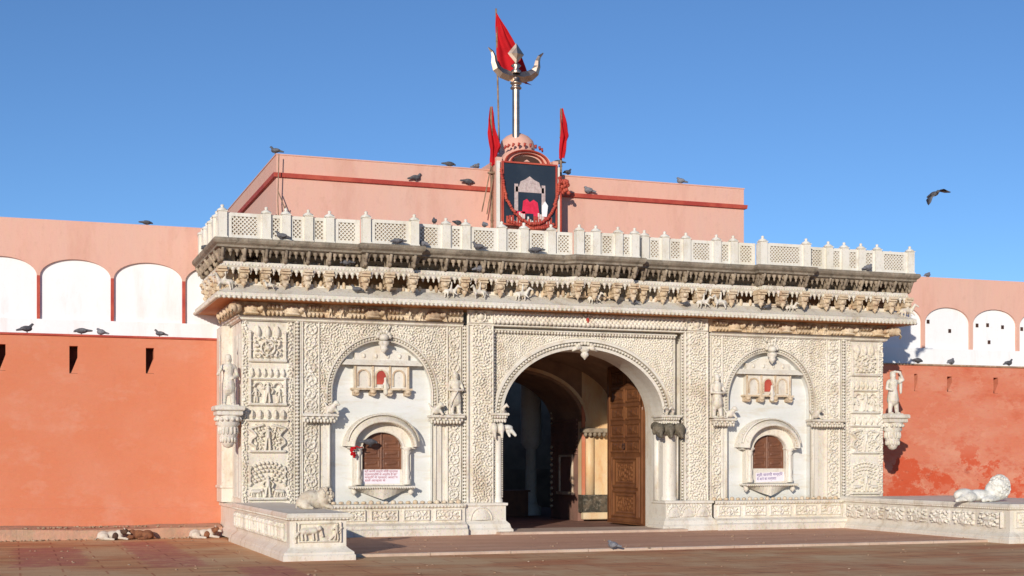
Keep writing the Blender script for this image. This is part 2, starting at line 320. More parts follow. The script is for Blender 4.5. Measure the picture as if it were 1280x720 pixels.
# ------------------------------------------------------------------ carved relief height fields
def bandnoise(nz, nx, res, lam, seed, ax=1.0, az=1.0):
    rg = np.random.default_rng(seed); P = 32
    a = rg.standard_normal((nz+2*P, nx+2*P)); F = np.fft.fft2(a)
    fz = np.fft.fftfreq(nz+2*P, res)[:, None]*az; fx = np.fft.fftfreq(nx+2*P, res)[None, :]*ax
    f = np.sqrt(fx*fx+fz*fz)*lam
    F = F*np.exp(-((f-1)/.28)**2); n = np.real(np.fft.ifft2(F))[P:P+nz, P:P+nx]
    return n/n.std()
def sstep(x, a, b):
    t = np.clip((x-a)/(b-a), 0, 1); return t*t*(3-2*t)
K = 2.0          # carving depth
class HF:
    def __init__(s, x0, x1, z0, z1, res=.014):
        s.nx = max(3, int(round((x1-x0)/res))+1); s.nz = max(3, int(round((z1-z0)/res))+1)
        s.x0, s.x1, s.z0, s.z1, s.res = x0, x1, z0, z1, res
        s.X, s.Z = np.meshgrid(np.linspace(x0, x1, s.nx), np.linspace(z0, z1, s.nz)); s.H = np.zeros_like(s.X); s.mask = None
    def mx(s, h): s.H = np.maximum(s.H, h); return s
    def cap(s, a, b, r, H):
        ax, az = a; bx, bz = b; dx, dz = bx-ax, bz-az; l = dx*dx+dz*dz or 1e-9
        t = np.clip(((s.X-ax)*dx+(s.Z-az)*dz)/l, 0, 1); d = np.hypot(s.X-ax-t*dx, s.Z-az-t*dz)
        return s.mx(H*np.sqrt(np.clip(1-(d/r)**2, 0, 1)))
    def disc(s, c, r, H, rz=None):
        d = np.hypot((s.X-c[0])/r, (s.Z-c[1])/(rz or r)); return s.mx(H*np.sqrt(np.clip(1-d*d, 0, 1)))
    def ring(s, c, rad, r, H, zmin=-1e9, ez=1.0):
        d = np.abs(np.hypot(s.X-c[0], (s.Z-c[1])/ez)-rad); h = H*np.sqrt(np.clip(1-(d/r)**2, 0, 1)); return s.mx(np.where(s.Z >= zmin, h, 0))
    def rect(s, a, b, c, d, H): return s.mx(np.where((s.X > a) & (s.X < b) & (s.Z > c) & (s.Z < d), H, 0))
    def frame(s, a, b, c, d, t, H):
        s.rect(a, b, c, c+t, H).rect(a, b, d-t, d, H).rect(a, a+t, c, d, H); return s.rect(b-t, b, c, d, H)
    def worm(s, region, lam, H, seed, ax=1., az=1., big=.26):
        n = bandnoise(s.nz, s.nx, s.res, lam, seed, ax, az); b = bandnoise(s.nz, s.nx, s.res, big, seed+77)
        f2 = bandnoise(s.nz, s.nx, s.res, max(lam*.5, s.res*2.6), seed+5, ax, az); h = sstep(n, -.28, .30)*(.60+.25*sstep(b, -.6, .6)+.15*sstep(n, .2, 1.4)+.18*sstep(f2, -.8, .8)); h = h - .45*sstep(np.abs(b), .22, .02)
        return s.mx(np.where(region, np.clip(h, 0, 1)*H, 0))
    def vine(s, a, b, c, d, pitch, H, seed=0):
        cx = (a+b)/2; wd = (b-a)/2; n = int((d-c)/pitch); p = (d-c)/max(1, n)
        for i in range(n):
            z = c+p*(i+.5); sg = 1 if i % 2 else -1; rr = min(wd, p/2)*.82
            s.ring((cx+sg*wd*.08, z), rr, .016, H); s.disc((cx+sg*wd*.08, z), rr*.36, H*1.1)
            for k in range(5):
                t = k*1.257+i; s.disc((cx+rr*.62*math.cos(t), z+rr*.62*math.sin(t)), .022, H*.8)
            s.disc((cx-sg*wd*.7, z+p/2), .03, H*.8); s.disc((cx+sg*wd*.7, z-p/2), .022, H*.7)
        return s
    def figure(s, x, z, h, H, arm=0, wide=1.0):
        s.disc((x, z+h*.9), h*.085, H*1.1)
        s.cap((x, z+h*.52), (x, z+h*.76), h*.10*wide, H)
        s.cap((x-h*.09, z+h*.77), (x+h*.09, z+h*.77), h*.055, H*.9)
        s.cap((x-h*.05, z+h*.5), (x-h*.09*wide, z+.02), h*.06, H*.9); s.cap((x+h*.05, z+h*.5), (x+h*.08*wide, z+.02), h*.06, H*.9)
        s.cap((x-h*.13, z+h*.75), (x-h*.26, z+h*(.6+arm)), h*.04, H*.8); s.cap((x-h*.26, z+h*(.6+arm)), (x-h*.16, z+h*(.5+arm*1.6)), h*.035, H*.8)
        s.cap((x+h*.13, z+h*.75), (x+h*.27, z+h*.62), h*.04, H*.8); s.cap((x+h*.27, z+h*.62), (x+h*.2, z+h*.45), h*.035, H*.8)
        return s
    def beast(s, x, z, l, H, face=1):
        s.cap((x-l*.3*face, z+l*.42), (x+l*.22*face, z+l*.45), l*.17, H)
        s.disc((x+l*.43*face, z+l*.55), l*.13, H*1.1); s.cap((x+l*.5*face, z+l*.5), (x+l*.58*face, z+l*.2), l*.045, H*.8)
        for dx in (-.38, -.22, .12, .28): s.cap((x+dx*l*face, z+l*.32), (x+(dx+.03)*l*face, z+.02), l*.06, H*.8)
        s.cap((x-l*.46*face, z+l*.45), (x-l*.54*face, z+l*.15), l*.025, H*.6); return s
    def build(s, name, m, parent, o=(0, 0, 0), U=(1, 0, 0), V=(0, 0, 1), N=(0, -1, 0)):
        """a grid of real relief; local x,z map through U,V and height along N"""
        o, U, V, N = [np.array(q, float) for q in (o, U, V, N)]
        P = o[None]+s.X.ravel()[:, None]*U+s.Z.ravel()[:, None]*V+(s.H.ravel()*(1.0 if m in ('wood', 'wood2') else K))[:, None]*N
        i = np.arange(s.nz*s.nx).reshape(s.nz, s.nx)
        q = np.stack([i[:-1, :-1], i[:-1, 1:], i[1:, 1:], i[1:, :-1]], -1).reshape(-1, 4)
        if np.dot(np.cross(U, V), N) < 0: q = q[:, ::-1]
        if s.mask is not None:
            k = s.mask.ravel(); q = q[k[q].all(1)]
        me = bpy.data.meshes.new(name); me.vertices.add(len(P)); me.vertices.foreach_set('co', P.astype(np.float32).ravel())
        me.loops.add(q.size); me.loops.foreach_set('vertex_index', q.astype(np.int32).ravel())
        me.polygons.add(len(q)); me.polygons.foreach_set('loop_start', np.arange(0, q.size, 4, dtype=np.int32))
        me.materials.append(M[m]); me.update(calc_edges=True); me.polygons.foreach_set('use_smooth', [True]*len(q))
        if s.mask is not None:
            bm = bmesh.new(); bm.from_mesh(me); bmesh.ops.delete(bm, geom=[v for v in bm.verts if not v.link_faces], context='VERTS'); bm.to_mesh(me); bm.free()
        return link(name, me, parent)

def arch_path(cx, zs, a, b, z0, n=28):
    """from bottom left, over the crown, to bottom right"""
    p = [(cx-a, z0)] if z0 < zs-1e-6 else []
    for i in range(n+1):
        t = math.pi-math.pi*i/n; p.append((cx+a*math.cos(t), zs+b*math.sin(t)))
    if z0 < zs-1e-6: p.append((cx+a, z0))
    return p
def along(path, step):
    out = []; acc = 0; nxt = 0
    for (x0, z0), (x1, z1) in zip(path, path[1:]):
        l = math.hypot(x1-x0, z1-z0)
        while nxt <= acc+l:
            t = (nxt-acc)/l; out.append((x0+(x1-x0)*t, z0+(z1-z0)*t)); nxt += step
        acc += l
    return out

# ================================================================== GROUND
g = MB(); g.add([(-1500, -1500, -.045), (1500, -1500, -.045), (1500, 1500, -.045), (-1500, 1500, -.045)], [(0, 1, 2, 3)])
tag(g.build('ground', 'ground'), kind='structure')
g = MB(); g.box(-6.8, 6.5, -5.45, .0, -.3, 0.0)
tag(g.build('forecourt_paving', 'step'), kind='structure')
g = MB()
for i in range(9): g.cbox(-6.8+i*1.475, -6.8+(i+1)*1.475-.012, -5.62, -5.45, -.3, .004, .01)
tag(g.build('forecourt_kerb', 'kerb'), kind='structure')
g = MB()
for k in range(420):
    x, y = rnd.uniform(-14, 12), rnd.uniform(-13, 1.0)
    if -8.2 < x < -6.6 and y > -6.5: continue
    z = -.045 if (y < -5.7 or x < -8) else .0
    r_ = rnd.uniform(.006, .022); g.ball((x, y, z+r_*.3), (r_*rnd.uniform(1, 2.2), r_, r_*.5), 5, 4)
tag(g.build('ground_litter', 'rubble'), 'small grit and droppings scattered over the paving', 'litter', kind='stuff')

# ================================================================== THE GATEHOUSE
gate = empty('gatehouse', (-.1, 0, 0), 'carved cream marble temple gatehouse with arched portal between the red boundary walls', 'gatehouse')
G = gate
# core masses
b = MB()
for s in (-1, 1):
    xa, xb = sorted((s*7.7, s*6.5)); b.box(xa, xb, .02, .25, 0, 5.0)
b.box(-7.7, -2.28, .25, .9, 0, 5.5); b.box(2.16, 7.7, .25, .9, 0, 5.5)
b.box(-7.7, -2.62, .9, 6.9, 0, 5.9); b.box(2.62, 7.7, .9, 6.9, 0, 5.9)
b.box(-7.3, 7.3, .25, .9, 5.5, 5.9)
b.build('wall', 'smooth', G)
b = MB()   # lintel wall over the portal arch, with the plain intrados
AC, AZ, AA, AB = -.12, 2.58, 1.93, 1.49
ap = arch_path(AC, AZ, AA, AB, AZ, 40)
poly = [(-2.28, AZ)]+ap+[(2.16, AZ), (2.16, 5.5), (-2.28, 5.5)]
n = len(ap)
for i in range(n-1):
    (x0, z0), (x1, z1) = ap[i], ap[i+1]
    b.add([(x0, .04, z0), (x1, .04, z1), (x1, .9, z1), (x0, .9, z0)], [(0, 1, 2, 3)], True)
    for y in (.06, .9): b.add([(x0, y, z0), (x1, y, z1), (x1, y, 5.5), (x0, y, 5.5)], [(0, 1, 2, 3)])
b.box(-2.28, AC-AA, .06, .9, 0, 5.5); b.box(AC+AA, 2.16, .06, .9, 0, 5.5)
b.build('portal_arch_wall', 'smooth', G)
# vestibule: vaulted ceiling, inner arch, inner side walls
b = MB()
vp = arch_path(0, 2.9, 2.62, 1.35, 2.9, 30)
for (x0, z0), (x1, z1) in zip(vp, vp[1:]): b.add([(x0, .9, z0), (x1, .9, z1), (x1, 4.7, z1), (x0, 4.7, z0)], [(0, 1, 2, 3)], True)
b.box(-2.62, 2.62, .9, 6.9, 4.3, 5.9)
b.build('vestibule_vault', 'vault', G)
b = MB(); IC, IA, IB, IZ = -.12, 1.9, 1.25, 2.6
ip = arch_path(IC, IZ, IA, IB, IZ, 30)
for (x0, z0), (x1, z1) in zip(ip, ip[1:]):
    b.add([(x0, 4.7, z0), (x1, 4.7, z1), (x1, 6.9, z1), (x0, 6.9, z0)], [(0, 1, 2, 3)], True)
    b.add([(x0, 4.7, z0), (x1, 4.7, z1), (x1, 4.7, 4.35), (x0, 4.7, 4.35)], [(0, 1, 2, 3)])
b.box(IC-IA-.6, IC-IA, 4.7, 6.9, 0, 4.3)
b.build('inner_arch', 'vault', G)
b = MB(); b.box(IC+IA, 2.62, 4.7, 4.95, .7, 4.3); b.tube([(2.0, 4.7, .7), (2.0, 4.7, 2.3)], .12, 14)
b.cbox(1.76, 2.62, 4.55, 4.7, .06, .24, .02); 
b.sweep([(p[0], p[1]) for p in arch_path(IC, IZ, IA+.12, IB+.1, IZ, 30)][15:], [(-.03, 4.7), (-.03, 4.64), (.05, 4.64), (.05, 4.7)])
b.build('inner_pillar', 'gold', G)
b = MB(); b.box(1.772, 1.86, 4.66, 4.70, .7, 3.0); b.build('orange_edge', 'redL', G)
b = MB(); b.box(1.78, 2.62, 4.62, 4.95, .24, .7); b.build('inlay_panel', 'inlay', G)
b = MB(); b.cbox(1.72, 2.5, 4.45, 4.7, 2.3, 2.42, .02)
for i in range(6): b.ball((1.8+i*.13, 4.5, 2.26), (.05, .08, .07))
b.build('inner_capital', 'brk', G)
# deep passage wall and hall
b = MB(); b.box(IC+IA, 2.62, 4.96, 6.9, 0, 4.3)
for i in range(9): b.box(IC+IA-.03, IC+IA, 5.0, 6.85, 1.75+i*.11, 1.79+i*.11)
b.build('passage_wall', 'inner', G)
b = MB()
for z in [.35+i*.16 for i in range(11)]: b.ball((IC+IA-.04, 6.75, z), .05)
for z in [2.6+i*.14 for i in range(5)]: b.ball((IC+IA-.04, 6.75, z), .035)
for y in (5.3, 6.2): b.box(IC+IA-.05, IC+IA-.005, y-.03, y+.03, .75, 1.72)
b.box(IC+IA-.05, IC+IA-.005, 5.3, 6.2, 1.68, 1.74); b.box(IC+IA-.09, IC+IA-.005, 5.2, 6.3, .68, .76)
b.build('passage_moulding', 'cream2', G)
b = MB(); b.box(-6, 6, 16, 16.2, -.05, 4.5); b.box(-6.2, -6, 6.9, 16, -.05, 4.5); b.box(6, 6.2, 6.9, 16, -.05, 4.5); b.box(-6.2, 6.2, 6.9, 12.4, 4.5, 4.7); b.box(.9, 6, 15, 16, 0, 1.3)  # unseen roof stops short at the rear, an opening added for sky light
b.build('hall_wall', 'innerg', G)
b = MB(); b.box(-6, 6, .0, 16, -.2, .012); b.build('passage_floor', 'inner', G)
for x in (-.4, 1.98):
    b = MB(); b.lathe(x, 9.0, [(.3, .01), (.3, .25), (.2, .3), (.17, .4), (.15, 1.9), (.2, 1.95), (.3, 2.1), (.3, 4.5)], 14)
    b.build('hall_column', 'white', G)
b = MB(); b.box(.7, 1.6, 8.2, 8.6, .01, .7); b.box(.65, 1.65, 8.15, 8.65, .7, .75); b.build('hall_counter', 'wood2', G)

# ---- carved bays
BC = {-1: -4.74, 1: 4.57}
ARR = 1.11
for s in (-1, 1):
    c = BC[s]; xi, xo = s*2.97, s*6.5; x0, x1 = min(xi, xo), max(xi, xo)
    h = HF(x0, x1, .66, 4.52, .0115)
    rad = np.hypot(h.X-c, np.maximum(h.Z-3.0, 0)); inside = rad < ARR
    bo = s*6.06; bi = s*3.36                     # edges of the two upright carved bands
    ax_ = np.abs(h.X)
    outer = ax_ > 6.08; inner = ax_ < 3.34
    field = (~outer) & (~inner) & (h.Z > 2.5) & (rad > ARR+.10)
    h.worm(field, .056, .028, 11+s, big=.2)
    oa, ob = sorted((s*6.10, s*6.46)); ia, ib = sorted((s*3.02, s*3.32))
    h.worm((h.X > oa+.03) & (h.X < ob-.03), .075, .026, 31+s); h.vine(oa+.03, ob-.03, .75, 4.45, .26, .034)
    h.worm((h.X > ia+.03) & (h.X < ib-.03), .07, .026, 41+s); h.vine(ia+.03, ib-.03, .75, 4.45, .24, .034)
    for a, bb in ((oa, ob), (ia, ib)):
        h.rect(a-.012, a+.018, .66, 4.52, .034); h.rect(bb-.018, bb+.012, .66, 4.52, .034)
    h.mask = ~inside
    h.build('carved_bay_panel', 'cream', G)
    # niche
    b = MB(); path = arch_path(c, 3.0, ARR-.01, ARR-.01, .66, 30)
    for (xa, za), (xb, zb) in zip(path, path[1:]): b.add([(xa, 0, za), (xb, 0, zb), (xb, .17, zb), (xa, .17, za)], [(0, 1, 2, 3)], True)
    b.add([(c-1.2, .165, .6), (c+1.2, .165, .6), (c+1.2, .165, 4.3), (c-1.2, .165, 4.3)], [(0, 1, 2, 3)])
    b.build('niche', 'niche', G)
    # arch moulding, rope of beads between two rolls
    b = MB(); mp_ = arch_path(c, 3.0, ARR, ARR+.03, 2.56, 40)
    b.sweep(mp_, [(-.03, .02), (-.03, -.04), (-.005, -.055), (.008, .01), (.072, .01), (.078, -.07), (.10, -.07), (.115, -.03), (.115, .01)])
    for x, z in along(arch_path(c, 3.0, ARR+.04, ARR+.07, 2.56, 60), .066): b.ball((x, -.03, z), (.03, .03, .025), 6, 4)
    b.build('arch_moulding', 'cream', G)
    # crown flower block with hanging bud
    b = MB(); zc = 4.2
    for k in range(7):
        t = R(180*k/6); b.ball((c+.13*math.cos(t), -.12, zc+.11*math.sin(t)), (.05, .06, .05))
    b.ball((c, -.13, zc-.02), (.11, .12, .09), 10, 6); b.lathe(c, -.14, [(.11, 4.1), (.12, 4.04), (.07, 3.99), (.09, 3.95), (.04, 3.88), (.005, 3.84)], 12)
    for k in (-1, 1): b.tube([(c+k*.07, -.08, zc+.1), (c+k*.16, -.06, zc+.22), (c+k*.10, -.05, zc+.3)], [.03, .025, .01])
    b.build('crown_flower', 'cream', G)
    # little balcony inside the arch
    b = MB(); zf = .165
    b.box(c-.60, c+.60, .02, zf, 3.08, 3.62)
    b.build('blind_balcony', 'smooth', G)
    b = MB()
    b.loft([(c-.80, zf), (c-.80, -.02), (c+.80, -.02), (c+.80, zf)][::1], [(.0, 3.60), (.06, 3.60), (.06, 3.625), (-.03, 3.72), (-.12, 3.72)])
    b.box(c-.58, c+.58, .04, zf, 3.72, 3.86); b.prism([(c-.45, 3.86), (c+.45, 3.86), (c+.2, 3.98), (c-.2, 3.98)], .06, zf)
    for k in (-3, -1, 1, 3): b.ball((c+k*.13, .03, 3.80), (.04, .03, .05))
    b.build('balcony_canopy', 'smooth', G)
    b = MB()
    for k in (-.56, -.2, .16, .56):
        b.prism([(c+k-.06, 3.08), (c+k+.06, 3.08), (c+k+.06, 2.99), (c+k+.02, 2.95), (c+k-.06, 2.97)], -.03, zf)
        b.ball((c+k, -.03, 3.04), (.07, .05, .05))
    b.box(c-.66, c+.66, -.02, zf, 3.08, 3.12)
    for k in (-.38, .0, .38):
        b.sweep(arch_path(c+k-.02, 3.38, .11, .11, 3.16, 12), [(0, .02), (0, -.01), (.03, -.01), (.03, .02)])
    for k in (-.58, -.2, .17, .57): b.box(c+k-.018, c+k+.018, -.01, .02, 3.12, 3.60)
    b.build('balcony_trim', 'cream2', G)
    b = MB(); b.prism([(c-.13, 3.2)]+arch_path(c-.02, 3.36, .10, .13, 3.2, 12)+[(c+.09, 3.2)], .006, .02); b.build('balcony_opening', 'redpaint', G)
    st = body('balcony_figure', [('e', (c+.06, -.03, 3.31), (.035, .035, .045)), ('c', (c+.06, -.03, 3.26), (c+.07, -.02, 3.02), .035, .055), ('c', (c+.03, -.03, 3.22), (c-.03, -.06, 3.14), .018, .015),
              ('c', (c+.1, -.03, 3.22), (c+.13, -.05, 3.12), .018, .014)], .012, 'cream', G)
    # window
    b = MB(); zw = .10
    outer_ = arch_path(c, 1.86, .47, .36, 1.42, 18)
    b.prism([(c-.44, 1.40)]+arch_path(c, 1.84, .44, .34, 1.84, 18)+[(c+.44, 1.40)], .10, .13)
    win = b.build('window', 'wood2', G)
    hw = HF(c-.44, c+.44, 1.40, 2.2, .01)
    for k in (-1, 1):
        for z0_, z1_ in ((1.44, 1.60), (1.64, 1.82), (1.86, 2.02)):
            xa, xb = sorted((c+k*.04, c+k*.40)); hw.frame(xa, xb, z0_, z1_, .02, .02); hw.cap((xa+.08, (z0_+z1_)/2), (xb-.08, (z0_+z1_)/2+.02), .03, .018)
    hw.rect(c-.018, c+.018, 1.4, 2.2, .03)
    hw.mask = (hw.Z < 1.84) | (((hw.X-c)/.44)**2+((hw.Z-1.84)/.34)**2 < 1)
    hw.build('shutter', 'wood2', win, o=(0, .095, 0))
    b = MB()                                             # jambs, spandrel and inner arch of the surround
    sp = arch_path(c, 1.84, .44, .34, 1.84, 24); op = arch_path(c, 1.84, .68, .55, 1.84, 24)
    for i in range(len(sp)-1):
        b.add([(sp[i][0], -.02, sp[i][1]), (sp[i+1][0], -.02, sp[i+1][1]), (op[i+1][0], -.02, op[i+1][1]), (op[i][0], -.02, op[i][1])], [(0, 1, 2, 3)])
        b.add([(sp[i][0], -.02, sp[i][1]), (sp[i+1][0], -.02, sp[i+1][1]), (sp[i+1][0], .165, sp[i+1][1]), (sp[i][0], .165, sp[i][1])], [(0, 1, 2, 3)], True)
    for k in (-1, 1):
        xa, xb = sorted((c+k*.44, c+k*.62)); b.box(xa, xb, -.02, .165, 1.06, 1.84)
        xc = c+k*.53; b.lathe(xc, -.03, [(.08, 1.08), (.09, 1.16), (.055, 1.22), (.07, 1.34), (.05, 1.42), (.05, 1.70), (.075, 1.76), (.06, 1.80), (.10, 1.84), (.10, 1.87)], 10)
        xa, xb = sorted((c+k*.42, c+k*.74)); b.cbox(xa, xb, -.06, .165, 1.84, 1.89, .01)
    b.box(c-.44, c+.44, .06, .165, 1.06, 1.40)
    b.sweep(arch_path(c, 1.85, .44, .34, 1.85, 24), [(0, -.02), (0, -.045), (.035, -.045), (.035, -.02)])
    b.build('window_frame', 'smooth', win)
    b = MB()                                             # curved hood
    hp = arch_path(c, 1.88, .66, .53, 1.88, 26); sect = [(-.03, .16), (-.02, -.26), (0, -.28), (.03, -.27), (.10, -.12), (.16, -.03), (.17, .165)]
    b.sweep(hp, sect, True)
    b.sweep(arch_path(c, 1.92, .76, .62, 2.1, 26)[1:-1], [(0, -.13), (.01, -.17), (.035, -.15), (.04, -.1)])
    for x, z in along(arch_path(c, 1.9, .80, .66, 2.2, 26)[4:-4], .09): b.ball((x, -.05, z), (.035, .05, .03))
    b.build('window_hood', 'cream', win)
    b = MB()
    for x, z in along(arch_path(c, 1.88, .64, .51, 1.88, 30), .065): b.ball((x, -.20, z), (.016, .03, .02), 5, 4)
    b.build('hood_fringe', 'cream2', win)
    b = MB(); b.cbox(c-.70, c+.70, -.16, .165, 1.0, 1.05, .012)
    for i in range(27): b.ball((c-.66+i*.0508, -.17, 1.012), (.02, .02, .02), 6, 4)
    nn = 12
    for i in range(nn):
        xa = c-.58+1.16*i/nn; xb = c-.58+1.16*(i+1)/nn
        f_ = lambda x: 1.0-.24*max(0, 1-abs(x-c)/.58)**.8
        b.add([(xa, -.13, 1.0), (xb, -.13, 1.0), (xb, .165-.25*(1-abs(xb-c)/.7), f_(xb)), (xa, .165-.25*(1-abs(xa-c)/.7), f_(xa))], [(0, 1, 2, 3)], True)
        b.add([(xb, .165, 1.0), (xa, .165, 1.0), (xa, .165-.25*(1-abs(xa-c)/.7), f_(xa)), (xb, .165-.25*(1-abs(xb-c)/.7), f_(xb))], [(0, 1, 2, 3)], True)
    for k in (-.62, .62): b.lathe(c+k, -.02, [(.07, 1.0), (.05, .95), (.07, .92), (.005, .85)], 10)
    b.build('window_sill', 'cream', win)
    # ledges carrying figures beside the arch
    for q in (-1, 1):
        xa, xb = (x0+.02, c-ARR+.12) if q < 0 else (c+ARR-.12, x1-.02)
        b = MB(); b.cbox(xa, xb, -.26, .02, 2.50, 2.56, .012); b.cbox(xa+.02, xb-.02, -.20, .02, 2.42, 2.50, .02)
        k = int((xb-xa)/.07)
        for i in range(k): b.ball((xa+.035+i*.07, -.21, 2.41), (.03, .05, .045))
        for i in range(k//2): b.ball((xa+.07+i*.14, -.23, 2.47), (.04, .05, .03))
        b.build('arch_ledge', 'cream', G)
        # plain jamb below the ledge
        xa, xb = (c-ARR-.18, c-ARR-.01) if q < 0 else (c+ARR+.01, c+ARR+.18)
        b = MB(); b.cbox(xa, xb, -.05, .01, .70, 2.42, .01); xm = (xa+xb)/2+(.05 if q < 0 else -.05)
        b.tube([(xm, -.06, .74), (xm, -.06, 2.40)], .022, 8)
        b.build('jamb_strip', 'smooth', G)
        # crouching beast at the foot of the arch
        xm = c+q*(ARR+.02)
        body('ledge_beast', [('e', (xm, -.2, 2.66), (.10, .08, .09)), ('e', (xm+.08, -.26, 2.78), (.06, .06, .06)), ('c', (xm+.02, -.22, 2.7), (xm+.08, -.26, 2.78), .06, .05),
              ('c', (xm-.07, -.2, 2.65), (xm-.1, -.22, 2.57), .035, .03), ('c', (xm+.07, -.24, 2.66), (xm+.12, -.27, 2.57), .03, .03), ('c', (xm-.08, -.18, 2.68), (xm-.15, -.16, 2.8), .025, .02),
              ('e', (xm+.13, -.28, 2.75), (.035, .03, .025))], .016, 'cream', G, 1)
    # plinth with framed panels
    b = MB(); xa, xb = (-6.55, -2.98) if s < 0 else (2.98, 6.42)
    b.loft([(xa, -.26), (xb, -.26)], [(.22, 0), (.22, .13), (.16, .16), (.15, .22), (.03, .27), (0, .30), (0, .57), (.05, .60), (.07, .63), (.07, .665), (-.28, .675)])
    for i in range(int((xb-xa)/.075)): b.ball((xa+.04+i*.075, -.325, .612), (.027, .025, .022), 6, 4)
    b.build('plinth', 'cream', G)
    hp_ = HF(xa+.05, xb-.05, .30, .57, .012); npn = 5; pw = (xb-xa-.1)/npn
    for i in range(npn):
        pa = xa+.05+i*pw+.06; pb = pa+pw-.12; hp_.frame(pa, pb, .32, .55, .022, .03)
        hp_.worm((hp_.X > pa+.05) & (hp_.X < pb-.05) & (hp_.Z > .35) & (hp_.Z < .52), .07, .024, 60+i+7*s, big=.3)
        m_ = (pa+pb)/2; hp_.disc((m_, .435), .06, .03); hp_.ring((m_, .435), .085, .013, .028)
        for kk in (-1, 1): hp_.cap((m_+kk*.1, .435), (m_+kk*.24, .40), .02, .028); hp_.cap((m_+kk*.14, .43), (m_+kk*.2, .49), .016, .028)
    hp_.build('plinth_panels', 'cream', G, o=(0, -.262, 0))
    # row of little leaves on the plinth top
    b = MB()
    for i in range(22):
        x = xa+.1+i*(xb-xa-.2)/21; b.ball((x, -.1, .70), (.06, .05, .035+.02*(i % 3 == 0)))
    b.build('leaf_row', 'cream2', G)

